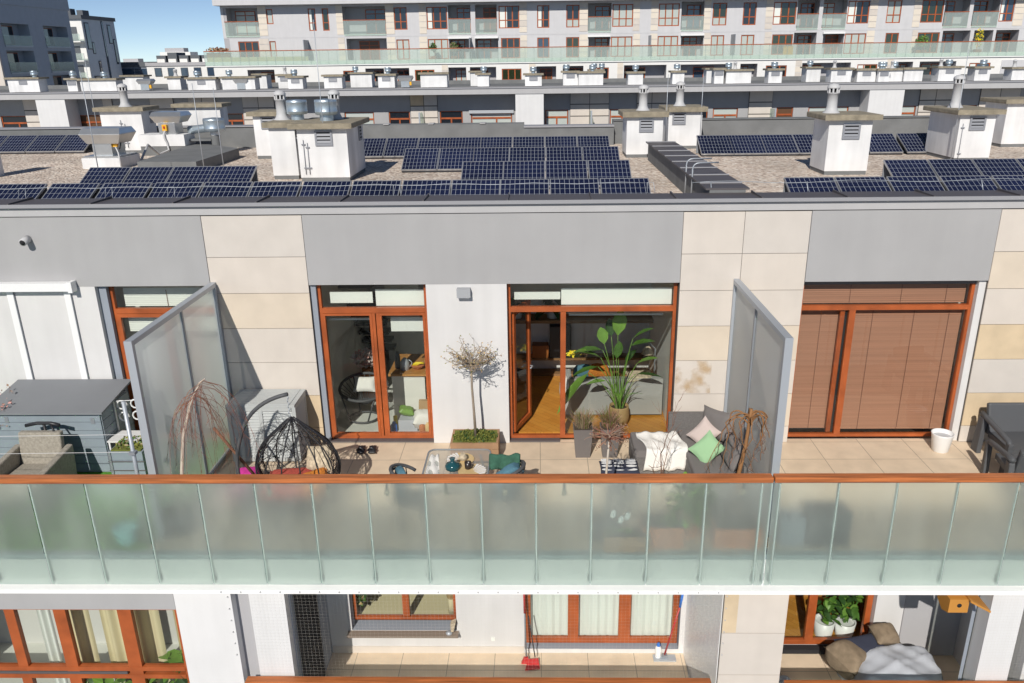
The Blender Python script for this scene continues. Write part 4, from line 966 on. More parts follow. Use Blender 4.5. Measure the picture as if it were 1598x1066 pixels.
for i in range(n+1):
    for j in range(n+1):
        u = i/n; v = j/n; x = -.70+.42*u; fold = .02*math.sin(u*14+v*3)
        y = -2.02-.18*v+fold; z = .60+.28*math.sin(min(v*1.6, 1)*1.57)-(.30*(v-.62)*1.6 if v > .62 else 0)+.012*math.sin(u*9)
        vs.append((x, y, z))
bl.add(vs, [(i*(n+1)+j, (i+1)*(n+1)+j, (i+1)*(n+1)+j+1, i*(n+1)+j+1) for i in range(n) for j in range(n)], 'cloth_darkgreen', True)
o = bl.build('blanket', loc=(-.5, -2.1, .6), label='dark green blanket thrown over the right round rimmed chair', cat='blanket'); sm = o.modifiers.new('thick', 'SOLIDIFY'); sm.thickness = .015
MB('cloth_blue').pillow((-.44, -2.33, .66), .46, .2, .3, (.3, -.55, .3)).build('cushion', loc=(-.44, -2.33, .6), label='shiny blue cushion beside the green blanket', cat='cushion')

# ================================================================ MAIN TERRACE, RIGHT PART
def tall_pot(cx, cy, lab, plant):
    p = thing('tall_planter', lab, 'planter', (cx, cy, 0), 'tall tapered planters by the living room window')
    mb = MB('planter_taupe'); a, b = .115, .155
    mb.hexa([(cx-a, cy-a, 0), (cx+a, cy-a, 0), (cx+a, cy+a, 0), (cx-a, cy+a, 0)], [(cx-b, cy-b, .5), (cx+b, cy-b, .5), (cx+b, cy+b, .5), (cx-b, cy+b, .5)])
    mb.box(cx-b+.015, cx+b-.015, cy-b+.015, cy+b-.015, .501, .505, 'soil'); mb.build('pot', p, bevel=.006)
    rng = random.Random(int(cx*100)); mb = MB(plant)
    for k in range(240):
        a = rng.uniform(0, 6.28); r0 = rng.uniform(0, .12); e = rng.uniform(.0, .16); h = rng.uniform(.12, .28)
        x = cx+r0*math.cos(a); y = cy+r0*math.sin(a)
        mb.tube([(x, y, .5), (x+e*.4*math.cos(a), y+e*.4*math.sin(a), .5+h*.6), (x+e*math.cos(a), y+e*math.sin(a), .5+h)], [.004, .0035, .002], 3, rng.choice([plant, 'dry_brown' if plant == 'dry_grass' else 'twig_brown', 'moss']))
    mb.build('dry_plant', p)
tall_pot(.68, -.42, 'tall taupe planter with straw coloured dry grass', 'dry_grass')
tall_pot(1.11, -.42, 'tall taupe planter with brown withered stems', 'dry_brown')
bt = thing('bare_tree', 'slim bare tree with brown dry crown in front of the black and white cushions', 'tree', (.88, -2.6, 0))
MB('bark_pale').tube([(.86, -2.62, .3), (.87, -2.6, .85), (.90, -2.6, 1.42)], [.018, .016, .012], 6).build('trunk', bt)
rng = random.Random(21); mb = MB('twig_brown')
for k in range(70):
    a = rng.uniform(0, 6.28); d = Vector((math.cos(a), math.sin(a), rng.uniform(-.1, .9))).normalized(); pts = [Vector((.90, -2.6, 1.38+rng.uniform(-.04, .04)))]
    for i in range(4): d = (d+Vector((rng.uniform(-.3, .3), rng.uniform(-.3, .3), -.12))).normalized(); pts.append(pts[-1]+d*rng.uniform(.04, .085))
    mb.tube(pts, [.006, .005, .0045, .004, .003], 3, rng.choice(['dry_brown', 'twig_red']))
    mb.scatter(pts[-1], (.03, .03, .03), 2, .028, ['dry_brown', 'twig_brown'], 0)
mb.build('crown', bt)
MB('charcoal').box(.68, 1.06, -2.82, -2.45, 0, .3).box(.7, 1.04, -2.8, -2.47, .301, .305, 'soil').build('pot', bt)
bt = thing('bare_sapling', 'thin dark leafless sapling in front of the white throw', 'tree', (1.64, -2.6, 0))
mb = MB('twig_brown'); bare_tree(mb, (1.62, -2.6, .3), .8, .65, 3, 3, .014, 'twig_brown', 17, up=1.0); mb.build('branches', bt)
MB('terracotta').box(1.32, 1.85, -3.0, -2.5, 0, .3).box(1.34, 1.83, -2.98, -2.52, .301, .305, 'soil').build('pot', bt)
# contorted weeping willow
wi = thing('weeping_willow', 'contorted brown leafless weeping tree beside the right privacy screen', 'tree', (2.72, -2.35, 0))
MB('willow_brown').tube([(2.62, -2.45, .25), (2.66, -2.4, .7), (2.74, -2.35, 1.15), (2.77, -2.33, 1.55), (2.78, -2.33, 1.66)], [.034, .03, .026, .022, .02], 8).build('trunk', wi)
rng = random.Random(31); mb = MB('willow_brown')
for k in range(13):
    a = (0, 3.14, .5, 2.6, 5.6, 3.8, 1.5, .2, 2.9, 4.6, 5.2, 3.4, .9)[k]; rr = rng.uniform(.16, .40); p0 = Vector((2.77, -2.33, 1.60-rng.uniform(0, .2)))
    top = 1.58+rng.uniform(-.08, .10); q = Vector((2.77+rr*math.cos(a), -2.33+rr*.7*math.sin(a), top-.06))
    arc = bez(p0, (p0+q)/2+Vector((rng.uniform(-.03, .03), 0, .17)), q, 7)
    z = q.z; x, y = q.x, q.y; dn = []; dx = rng.uniform(-.02, .03)
    for i in range(rng.randint(4, 9)):
        z -= rng.uniform(.06, .11); dx = dx*.3+rng.uniform(-.05, .05); x += dx; y += rng.uniform(-.03, .03); dn.append(Vector((x, y, z)))
    al = arc+dn; mb.tube(al, [max(.013-.0007*i, .004) for i in range(len(al))], 6)
    for p in al[6:]:
        if rng.random() < .6: mb.tube([p, p+Vector((rng.uniform(-.06, .06), rng.uniform(-.05, .05), -.06)), p+Vector((rng.uniform(-.09, .09), rng.uniform(-.06, .06), rng.uniform(-.2, -.08)))], [.004, .003, .0015], 3, 'twig_brown')
mb.build('branches', wi)
MB('terracotta').box(2.25, 2.86, -3.0, -2.52, 0, .28).box(2.27, 2.84, -2.98, -2.54, .281, .285, 'soil').build('pot', wi)
# corner sofa
sf = thing('corner_sofa', 'dark grey rattan corner sofa against the right privacy screen', 'sofa', (2.2, -1.2, 0))
MB('rattan_grey').box(1.42, 2.95, -1.12, -.42, .02, .30).box(2.2, 2.95, -1.95, -1.121, .02, .30).build('base', sf, bevel=.015)
MB('rattan_grey').box(2.06, 2.95, -.30, -.2, .02, .66).box(2.86, 2.96, -1.95, -.301, .02, .60).build('backrest', sf, bevel=.015)
MB('sofa_cloth').box(1.43, 2.18, -1.11, -.44, .302, .42).build('seat_cushion', sf, bevel=.03)
MB('sofa_cloth').box(2.2, 2.85, -1.9, -.34, .302, .42).build('seat_cushion', sf, bevel=.03)
MB('sofa_cloth').pillow((2.74, -.72, .66), .72, .5, .2, (1.25, -.15, -1.0)).build('back_cushion', sf)
MB('sofa_cloth').pillow((2.80, -1.5, .60), .62, .44, .18, (1.2, 0, -1.5)).build('back_cushion', sf)
th = MB('cloth_white'); n = 22; vs = []; rng = random.Random(4)
for i in range(n+1):
    for j in range(n+1):
        u = i/n; v = j/n; x = 1.56+.62*u+.05*math.sin(v*5); y = -1.32+.78*v
        z = .45+.014*math.sin(u*17+v*4)+.012*math.sin(v*13+u*3)+rng.uniform(-.004, .004)
        if y < -1.12: z -= (-1.12-y)*1.7; y = -1.12-(-1.12-y)*.25-.01
        if x > 2.05: z += .02
        vs.append((x, y, z))
th.add(vs, [(i*(n+1)+j, (i+1)*(n+1)+j, (i+1)*(n+1)+j+1, i*(n+1)+j+1) for i in range(n) for j in range(n)], 'cloth_white', True)
o = th.build('throw', loc=(1.8, -.8, .45), label='fluffy white throw spread over the left end of the corner sofa', cat='throw'); sm = o.modifiers.new('thick', 'SOLIDIFY'); sm.thickness = .02
MB('cloth_pink').pillow((2.50, -.90, .60), .36, .42, .14, (1.05, .55, -.75)).build('cushion', loc=(2.5, -.9, .5), label='pale pink cushion standing on its corner on the sofa', cat='cushion')
MB('cloth_green').pillow((2.46, -1.36, .58), .37, .44, .12, (.85, .62, -.7)).build('cushion', loc=(2.4, -1.4, .5), label='mint green cushion leaning before the pink one on the sofa', cat='cushion')
pf = MB('cloth_navy'); pf.pillow((1.17, -1.42, .30), .58, .42, .14, (0, 0, 0), pinch=.04)
for i in range(3):
    for j in range(5):
        cx = .98+i*.18; cy = -1.57+j*.075
        if i == 1 and False: continue
        pf.lathe([(.001, .0), (.08, .001)], (cx, cy, .376-.006*abs(j-2)**2), 12, 'enamel_white', sx=1.0, sy=.44)
pf.build('cushion', loc=(1.17, -1.42, .23), label='black floor cushion with rows of white drop shapes', cat='cushion')
MB('rattan_grey').box(.94, 1.4, -1.6, -1.24, 0, .23).build('pouf', loc=(1.17, -1.42, 0), label='low dark pouf carrying the black and white cushion', cat='pouf', bevel=.02)
# green plants by the glass
gp = thing('potted_plant', 'pale green grassy plant in a pot in front of the mint cushion', 'plant', (1.98, -2.5, 0))
MB('terracotta').lathe([(.15, 0), (.2, .3), (.18, .3)], (1.98, -2.55, 0), 18).lathe([(.185, .28), (.01, .285)], (1.98, -2.55, 0), 18, 'soil').build('pot', gp)
mb = MB('leaf_light'); rng = random.Random(6)
for k in range(60):
    a = rng.uniform(0, 6.28); mb.leaf((1.98+rng.uniform(-.08, .08), -2.62+rng.uniform(-.08, .08), .3+rng.uniform(0, .35)), (math.cos(a)*.6, math.sin(a)*.6, rng.uniform(.3, 1.4)), rng.uniform(.2, .42), .035, rng.choice(['leaf_light', 'cloth_green', 'leaf_green']), .5)
for k in range(150):
    a = rng.uniform(0, 6.28); mb.leaf((1.92+rng.uniform(-.24, .24), -2.92+rng.uniform(-.1, .1), rng.uniform(.3, .95)), (math.cos(a), math.sin(a)*.5, rng.uniform(-.3, .9)), rng.uniform(.1, .2), .06, rng.choice(['leaf_light', 'leaf_green']), .4)
mb.build('leaves', gp)
for cx, lab in ((1.12, 'snowdrops with white petals pressed against the etched glass'),):
    sp = thing('potted_plant', lab, 'plant', (cx, -2.98, 0)); MB('planter_wood').box(cx-.3, cx+.3, -3.12, -2.85, 0, .22).box(cx-.28, cx+.28, -3.1, -2.87, .221, .225, 'soil').build('pot', sp)
    mb = MB('leaf_green'); rng = random.Random(8)
    for k in range(34): a = rng.uniform(0, 6.28); mb.leaf((cx-.1+rng.uniform(-.03, .03), -3.1, .3), (math.cos(a), -.1, rng.uniform(.2, 1.2)), rng.uniform(.12, .26), .018, 'leaf_light', .6)
    mb.build('leaves', sp)
    mb = MB('enamel_white')
    for px, pz in ((cx-.2, .58), (cx-.02, .55), (cx-.1, .5)): mb.pillow((px, -3.14, pz), .07, .03, .11, (0, .2, 0))
    mb.build('petals', sp)
sl_ = thing('string_lights', 'string of small bulbs hanging inside the glass balustrade', 'string lights', (-.5, -3.05, 1.0))
MB('black_metal').tube([(-3.5+.1*k, -3.06, 1.02-.05*abs(math.sin(k*.42))) for k in range(62)], .006, 4).build('cord', sl_)
for k in range(9):
    x = -3.45+.75*k; MB('black_metal').tube([(x, -3.06, .98), (x, -3.06, .90)], .016, 6).lathe([(.02, 0), (.032, -.03), (.03, -.07), (.005, -.09)], (x, -3.06, .90), 10, 'cloth_cream').build('bulb', sl_)

# ================================================================ RIGHT TERRACE
MB('pot_white').lathe([(.115, 0), (.125, .01), (.165, .29), (.172, .31), (.158, .31), (.15, .24), (.01, .24)], (6.44, -.30, 0), 28).lathe([(.148, .245), (.01, .25)], (6.44, -.30, 0), 20, 'flue_grey').build('flower_pot', loc=(6.44, -.3, 0), label='glossy white flower pot at the corner of the window with brown blinds', cat='flower pot')
def lounge(loc, rz, lab, wid):
    c = thing('lounge_chair', lab, 'lounge chair', loc, 'dark grey lounge set on the right terrace')
    M = Matrix.Translation(loc) @ Matrix.Rotation(rz, 4, 'Z')
    def P(nm, fn, bev=.015):
        mb = MB('charcoal'); mb.M = M; fn(mb); mb.build(nm, c, bevel=bev)
    w = wid/2
    P('seat', lambda b: b.box(-w+.08, w-.08, -.34, .3, .30, .40))
    P('backrest', lambda b: b.hexa([(-w+.06, .26, .34), (w-.06, .26, .34), (w-.06, .36, .34), (-w+.06, .36, .34)], [(-w+.06, .38, .84), (w-.06, .38, .84), (w-.06, .47, .82), (-w+.06, .47, .82)]), .03)
    for s in (-1, 1):
        P('armrest', lambda b: b.tube([(s*w, .42, .66), (s*w, .25, .64), (s*w, -.2, .58), (s*w, -.4, .55), (s*w, -.46, .46)], .042, 8), 0)
        P('leg', lambda b: b.hexa([(s*w-.04, -.46, 0), (s*w+.04, -.46, 0), (s*w+.04, -.34, 0), (s*w-.04, -.34, 0)], [(s*w-.04, -.48, .54), (s*w+.04, -.48, .54), (s*w+.04, -.38, .54), (s*w-.04, -.38, .54)]))
        P('leg', lambda b: b.hexa([(s*w-.04, .3, 0), (s*w+.04, .3, 0), (s*w+.04, .5, 0), (s*w-.04, .5, 0)], [(s*w-.04, .28, .62), (s*w+.04, .28, .62), (s*w+.04, .42, .62), (s*w-.04, .42, .62)]))
    return c
lounge((7.62, -.72, 0), 0, 'dark grey two seat lounge bench with its back to the stone wall', 1.25)
lounge((7.02, -1.55, 0), math.pi*.95, 'dark grey lounge armchair turned with its back to the balustrade', .72)
MB('charcoal').box(3.45, 4.0, -2.95, -2.5, 0, .5).build('storage_box', loc=(3.7, -2.7, 0), label='dark storage box blurred behind the right etched glass', cat='box', bevel=.02)
MB('slate_blue').box(3.1, 3.42, -2.95, -2.6, 0, .42).build('storage_box', loc=(3.25, -2.8, 0), label='blue grey crate blurred behind the right glass next to the screen', cat='crate', bevel=.02)

# ================================================================ INSIDE THE NEAR FLAT
ki = thing('kitchen_island', 'white kitchen island with wooden top behind the left window', 'kitchen island', (-2.28, 1.2, .02))
MB('cabinet_white').box(-2.57, -2.0, .84, 1.75, .02, .88).build('cabinet', ki)
MB('counter_wood').box(-2.62, -1.96, .79, 1.8, .881, .92).build('worktop', ki)
kc = thing('kitchen_cabinet', 'tall pale kitchen cupboards on the back wall with wooden worktop', 'cabinet', (-2.2, 3.9, .02))
MB('cabinet_white').box(-3.2, -1.3, 3.9, 4.5, .02, .86).box(-3.2, -2.5, 3.9, 4.49, .921, 2.6).box(-1.9, -1.3, 3.9, 4.49, .921, 2.6).build('cabinet', kc)
MB('counter_wood').box(-3.2, -1.3, 3.86, 4.5, .88, .92).build('worktop', kc)
MB('steel_pale').lathe([(.07, 0), (.085, .03), (.08, .14), (.05, .19), (.02, .22)], (-2.36, 1.02, .92), 16).tube(bez((-2.29, 1.02, .96), (-2.18, 1.02, 1.05), (-2.29, 1.02, 1.1), 6), .01, 5).build('kettle', loc=(-2.36, 1.02, .92), label='steel kettle on the wooden island top', cat='kettle')
MB('black_metal').lathe([(.05, 0), (.05, .22), (.03, .3), (.01, .31)], (-2.5, 1.1, .92), 12).build('pepper_mill', loc=(-2.5, 1.1, .92), label='tall black mill at the edge of the wooden island top', cat='pepper mill')
fb = MB('terracotta').lathe([(.05, 0), (.12, .06), (.13, .08)], (-2.14, 1.05, .92), 16)
fb.build('fruit_bowl', loc=(-2.14, 1.05, .92), label='red fruit bowl on the wooden island top', cat='bowl')
for k in range(3): MB('yellow').tube(bez((-2.22+k*.03, 1.0, 1.0), (-2.14+k*.03, .98, 1.09), (-2.06+k*.02, 1.02, 1.02), 6), [.012, .02, .022, .022, .02, .018, .008], 7).build('banana', loc=(-2.14, 1.0, 1.0), label='yellow banana in the red fruit bowl', cat='banana', group='bananas in the fruit bowl')
MB('paper_brown').hexa([(-2.12, .66, .02), (-1.84, .66, .02), (-1.84, .8, .02), (-2.12, .8, .02)], [(-2.10, .69, .46), (-1.86, .69, .46), (-1.86, .77, .46), (-2.10, .77, .46)]).build('paper_bag', loc=(-1.98, .73, .02), label='brown paper bag standing beside the island', cat='paper bag')
MB('cloth_white').pillow((-2.0, .5, .2), .4, .3, .34, (.2, .1, .2)).build('laundry_bag', loc=(-2, .5, .02), label='white bag of things behind the right casement of the left window', cat='bag')
MB('tarp_grey').box(-2.42, -2.1, .38, .62, .03, .24).build('storage_box', loc=(-2.26, .5, .02), label='grey storage box on the pale floor inside the left window', cat='box', bevel=.02)
MB('leaf_light').pillow((-2.3, .56, .34), .28, .2, .14, (.2, .3, .2)).build('salad_bag', loc=(-2.3, .56, .25), label='bright green bag on top of the grey storage box', cat='bag')
MB('yellow').tube([(-2.5, .55, .02), (-2.5, .55, .24)], .035, 10).build('bottle', loc=(-2.5, .55, .02), label='yellow bottle next to the grey storage box', cat='bottle')
for x, mnm, lab in ((-2.5, 'plastic_blue', 'small blue carton by the left mullion'), (-2.02, 'terracotta', 'small brown jar in front of the white bag'), (-1.92, 'plate_wood', 'tan carton in front of the white bag')):
    MB(mnm).lathe([(.05, 0), (.055, .02), (.055, .13), (.03, .16), (.03, .18)], (x, .4, .02), 12).build('jar', loc=(x, .4, .02), label=lab, cat='jar', group='jars on the floor behind the left window')
pc = thing('string_chair', 'round dark string chair with white pattern cushion behind the left casement', 'chair', (-3.1, .95, .02))
mb = MB('charcoal'); rim = [(-3.1+.42*math.cos(t), .95+.36*math.sin(t), .62+.12*math.sin(t)) for t in [i*2*math.pi/26 for i in range(26)]]; mb.tube(rim, .026, 8, closed=True)
low = [(-3.12+.26*math.cos(t), .9+.24*math.sin(t), .06) for t in [i*2*math.pi/22 for i in range(22)]]; mb.tube(low, .018, 6, closed=True)
for k in (2, 9, 15, 22): mb.tube([rim[k], low[int(k*22/26)]], .015, 6)
mb.build('frame', pc)
mb = MB('charcoal')
for k in range(26): mb.tube([rim[k], (-3.1+(rim[k][0]+3.1)*.25, .95+(rim[k][1]-.95)*.25, .34)], .006, 4)
mb.lathe([(.01, .33), (.12, .335), (.14, .35)], (-3.1, .95, 0), 18); mb.build('string_seat', pc)
MB('cloth_white').pillow((-3.1, 1.08, .62), .42, .3, .14, (.9, 0, 0)).build('cushion', loc=(-3.1, 1.08, .6), label='black and white cushion on the round string chair', cat='cushion')
fw_ = thing('flower_vase', 'dusty pink flowers in a tall brown vase inside the left window', 'flowers', (-3.2, 1.7, .02))
MB('leather').lathe([(.09, 0), (.12, .1), (.13, .5), (.08, .62), (.09, .66)], (-3.2, 1.7, .02), 16).build('vase', fw_)
mb = MB('flower_pink'); mb.scatter((-3.2, 1.7, .88), (.26, .2, .17), 220, .09, ['flower_pink', 'cloth_pink'], .3); mb.build('blossoms', fw_)
st_ = thing('staircase', 'dark open staircase rising along the left wall of the kitchen', 'staircase', (-3.4, 2.6, .02))
mb = MB('black_metal'); mb.hexa([(-3.6, 1.3, 2.55), (-3.0, 1.3, 2.55), (-3.0, 1.5, 2.55), (-3.6, 1.5, 2.55)], [(-3.6, 1.3, 2.74), (-3.0, 1.3, 2.74), (-3.0, 1.4, 2.74), (-3.6, 1.4, 2.74)]); mb.build('landing', st_)
for k in range(9): MB('black_metal').box(-3.6, -3.0, 1.5+k*.25, 1.78+k*.25, 2.45-k*.26, 2.5-k*.26).build('tread', st_)
si = thing('sofa', 'light grey indoor sofa seen from behind through the living room window', 'sofa', (1.35, 1.3, .024))
MB('sofa_int').box(.42, 2.15, .98, 1.14, .06, .74).build('backrest', si, bevel=.04)
MB('sofa_int').box(.42, 2.15, 1.141, 1.9, .06, .40).build('seat', si, bevel=.04)
MB('sofa_int').box(.40, .58, 1.142, 1.9, .40, .58).build('armrest', si, bevel=.03)
MB('cloth_orange').pillow((1.05, 1.3, .72), .42, .14, .36, (0, .1, 0)).build('cushion', loc=(1.05, 1.3, .5), label='orange cushion peeking over the indoor sofa back', cat='cushion')
MB('cloth_blue').pillow((.78, 1.34, .70), .4, .14, .34, (0, -.1, 0)).build('cushion', loc=(.78, 1.3, .5), label='blue cushion peeking over the indoor sofa back', cat='cushion')
MB('cloth_cream').pillow((1.75, 1.12, .74), .5, .34, .08, (.25, 0, .1)).build('blanket', loc=(1.75, 1.1, .7), label='cream blanket folded over the right end of the indoor sofa', cat='blanket')
bp = thing('bird_of_paradise', 'big bird of paradise plant with broad leaves in a tan pot at the window', 'plant', (1.36, .66, .024))
MB('pot_tan').lathe([(.12, 0), (.16, .04), (.185, .18), (.17, .33), (.165, .36), (.145, .35), (.14, .3)], (1.36, .66, .024), 26).lathe([(.145, .31), (.01, .315)], (1.36, .66, .024), 18, 'soil').build('pot', bp)
mb = MB('leaf_green'); rng = random.Random(12)
LV = [((1.30, .62, 1.66), (.05, -.05, 1), .46, .17, 'leaf_light'), ((1.05, .6, 1.42), (-.9, -.1, .12), .36, .17, 'leaf_green'), ((1.08, .6, 1.52), (-.2, 0, 1), .30, .13, 'leaf_light'), ((1.28, .55, 1.28), (.1, -.1, 1), .32, .11, 'leaf_green'), ((1.52, .62, 1.48), (.85, 0, .35), .34, .15, 'leaf_green'), ((1.64, .6, 1.18), (.85, -.1, .45), .30, .11, 'leaf_light'), ((.82, .5, 1.05), (-.6, -.15, -.62), .60, .20, 'leaf_light'), ((1.12, .55, .88), (-.8, 0, .0), .26, .11, 'leaf_light'), ((1.62, .6, .98), (.9, 0, .05), .36, .09, 'leaf_dark'), ((1.02, .55, 1.30), (-.75, -.2, .45), .40, .17, 'leaf_light'), ((1.55, .6, 1.62), (.6, -.1, .5), .34, .13, 'leaf_green'), ((.98, .6, 1.12), (-.7, -.1, -.1), .34, .12, 'leaf_green'), ((1.2, .7, 1.62), (-.1, .1, 1), .3, .12, 'leaf_dark'), ((1.45, .75, 1.1), (.5, .2, .8), .3, .12, 'leaf_dark')]
for p, d, ln, wd, mn in LV:
    base = (1.36+rng.uniform(-.06, .06), .66+rng.uniform(-.05, .05), .33); mid = ((base[0]*2+p[0])/3, (base[1]*2+p[1])/3, (base[2]+p[2])/2+.1)
    mb.tube(bez(base, mid, p, 6), [.010, .009, .008, .007, .006, .006, .005], 6, 'leaf_light'); mb.leaf(p, d, ln*1.3, wd*1.5, mn, .2)
for k in range(18):
    a = rng.uniform(0, 6.28); mb.tube(bez((1.36+.06*math.cos(a), .66+.06*math.sin(a), .33), (1.36+.15*math.cos(a), .66+.12*math.sin(a), .7), (1.36+rng.uniform(.15, .42)*math.cos(a), .66+.2*math.sin(a), rng.uniform(.55, .95)), 6), [.009, .008, .007, .006, .005, .004, .002], 4, rng.choice(['leaf_light', 'leaf_green', 'dry_grass']))
mb.build('leaves', bp)
dl = thing('floor_lamp', 'cream shaded reading lamp on a jointed arm in the living room', 'lamp', (2.05, 1.3, .024))
MB('steel_pale').tube([(2.05, 1.4, .024), (2.05, 1.4, 1.15), (1.92, 1.2, 1.32)], .012, 6).build('arm', dl)
MB('cloth_cream').lathe([(.03, .14), (.05, .12), (.11, .0), (.105, .0)], (1.88, 1.17, 1.14), 18).build('lamp_shade', dl)
sv = thing('wall_shelf', 'long wooden wall shelf with plants at the back of the living room', 'shelf', (.6, 3.1, 1.2))
MB('shelf_wood').box(-.9, 2.2, 2.75, 3.2, 1.18, 1.24).build('board', sv)
MB('shelf_wood').box(-.9, 2.2, 2.9, 3.2, .02, .07).box(-.9, 2.2, 2.9, 3.2, .36, .4).build('lower_board', sv)
MB('leather').box(-.15, .18, 2.92, 3.18, .402, .66).build('leather_box', loc=(0, 3, .4), label='orange brown leather box on the lower shelf board behind the open door', cat='box', bevel=.02)
MB('black_metal').box(.2, .62, 2.92, 3.18, .402, 1.05).build('audio_speaker', loc=(.4, 3, .4), label='black cabinet with glinting lights beside the leather box', cat='speaker', bevel=.01)
for px, lab, sd_, lm in ((-.45, 'dark trailing plant in a white pot on the wall shelf behind the door pane', 2, 'leaf_dark'), (.25, 'leafy plant in a grey pot on the wall shelf in the door opening', 5, 'leaf_dark')):
    q = thing('potted_plant', lab, 'plant', (px, 2.95, 1.24)); MB('pot_white' if px < 0 else 'flue_grey').lathe([(.1, 0), (.13, .2), (.12, .2)], (px, 2.95, 1.241), 18).build('pot', q)
    mb = MB(lm); rng = random.Random(sd_)
    for k in range(26): a = rng.uniform(0, 6.28); mb.leaf((px+rng.uniform(-.15, .15), 2.9, 1.4+rng.uniform(-.05, .3)), (math.cos(a), -.5, rng.uniform(-.6, .8)), rng.uniform(.14, .26), .13, lm, .4)
    mb.build('leaves', q)
MB('wall_int').box(-.9, 2.2, 3.2, 3.3, .02, 2.75, 'wall_int').box(-.92, -.88, 2.2, 3.2, .02, 2.75, 'wall_int').build('room_wall', A)
for k in range(1): MB('cloth_white').pillow((.42, .9, .62), .12, .4, .36, (0, .2, .1)).build('throw', loc=(.42, .9, .5), label='grey white throw hanging over the left sofa arm by the door', cat='throw')
MB('yellow').scatter((.62, 1.6, .98), (.14, .1, .05), 60, .07, ['yellow', 'leaf_light'], 0).build('flower_bunch', loc=(.62, 1.6, .95), label='bright yellow flowers behind the indoor sofa', cat='flowers')

# ================================================================ LOWER STOREY
def big_leaf_plant(name, lab, c, pots, seed, n, size, region, mats, pot_m='pot_white'):
    p = thing(name, lab, 'plant', c); rng = random.Random(seed)
    for px, py, pz, r, h in pots: MB(pot_m).lathe([(r*.8, 0), (r, h), (r*.88, h), (r*.85, h-.04)], (px, py, pz), 20).lathe([(r*.86, h-.05), (.01, h-.045)], (px, py, pz), 16, 'soil').build('pot', p)
    mb = MB(mats[0])
    for k in range(n):
        q = (rng.uniform(*region[0]), rng.uniform(*region[1]), rng.uniform(*region[2])); a = rng.uniform(0, 6.28)
        mb.leaf(q, (math.cos(a), -.5+.4*math.sin(a), rng.uniform(-.5, .9)), rng.uniform(.7, 1.2)*size, size*.62, rng.choice(mats), .4)
    for px, py, pz, r, h in pots:
        for k in range(6): mb.tube([(px+rng.uniform(-.05, .05), py, pz+h-.05), (px+rng.uniform(-.15, .15), py-.03, pz+h+.4)], .008, 4, 'leaf_green')
    mb.build('leaves', p); return p
big_leaf_plant('potted_plant', 'lush green leafy plant in two white tubs behind the lower right window', (4.85, -1.0, -3.05), ((4.68, -1.0, -3.05, .17, .30), (5.02, -1.0, -3.05, .17, .28)), 3, 120, .17, ((4.55, 5.15), (-1.12, -.9), (-2.72, -1.9)), ['leaf_green', 'leaf_light', 'leaf_dark'])
mp_ = big_leaf_plant('monstera', 'monstera with large split leaves behind the lower left window', (-5.2, -2.75, -3.0), ((-5.15, -2.7, -3.0, .15, .25),), 9, 14, .28, ((-5.45, -5.0), (-2.88, -2.76), (-2.4, -1.85)), ['leaf_light', 'leaf_green', 'leaf_dark'])
big_leaf_plant('potted_plant', 'low green plants along the sill of the lower left window', (-6.2, -2.8, -3.0), ((-6.5, -2.75, -3.0, .12, .3), (-6.0, -2.75, -3.0, .12, .3)), 10, 60, .2, ((-6.7, -5.1), (-2.9, -2.78), (-2.7, -2.1)), ['leaf_green', 'leaf_light', 'leaf_dark'], 'terracotta')
br = thing('broom', 'red broom with grey handle leaning left of the balcony door', 'broom', (-.25, -1.55, -3.1))
MB('plastic_red').tube([(-.24, -1.6, -3.0), (-.27, -1.45, -1.95)], .013, 6, 'steel_grey').tube([(-.262, -1.49, -2.25), (-.27, -1.43, -1.7)], .017, 6).build('handle', br)
MB('plastic_red').hexa([(-.32, -1.66, -3.1), (-.18, -1.66, -3.1), (-.18, -1.6, -3.1), (-.32, -1.6, -3.1)], [(-.28, -1.64, -3.0), (-.21, -1.64, -3.0), (-.21, -1.6, -3.0), (-.28, -1.6, -3.0)]).build('head', br)
dp = thing('dustpan', 'red lobby dustpan on a dark stick beside the broom', 'dustpan', (-.1, -1.7, -3.1))
MB('plastic_red').hexa([(-.25, -1.82, -3.09), (-.03, -1.78, -3.09), (-.05, -1.66, -3.09), (-.21, -1.68, -3.09)], [(-.26, -1.83, -3.08), (-.02, -1.78, -3.08), (-.05, -1.64, -3.0), (-.21, -1.66, -3.0)]).build('pan', dp)
MB('black_metal').tube([(-.1, -1.64, -2.98), (-.2, -1.5, -2.3)], .01, 6).build('stick', dp)
mo = thing('mop', 'flat grey mop with red and blue handle leaning right of the balcony door', 'mop', (2.0, -1.5, -3.1))
MB('plastic_red').tube([(1.98, -1.52, -3.03), (2.20, -1.46, -2.1)], .014, 6).tube([(2.19, -1.465, -2.15), (2.23, -1.45, -1.85)], .02, 8, 'plastic_blue').build('handle', mo)
MB('steel_pale').box(1.80, 2.16, -1.6, -1.46, -3.098, -3.075).box(1.94, 2.02, -1.56, -1.5, -3.075, -3.02, 'steel_grey').build('head', mo)
bo = thing('spray_bottle', 'white cleaning bottle with blue cap in front of the balcony door', 'bottle', (1.90, -1.40, -3.1))
MB('enamel_white').lathe([(.045, 0), (.05, .01), (.05, .19), (.03, .23)], (1.88, -1.5, -3.099), 14).build('body', bo)
MB('plastic_blue').lathe([(.03, .23), (.032, .25), (.02, .28)], (1.88, -1.5, -3.099), 12).build('cap', bo)
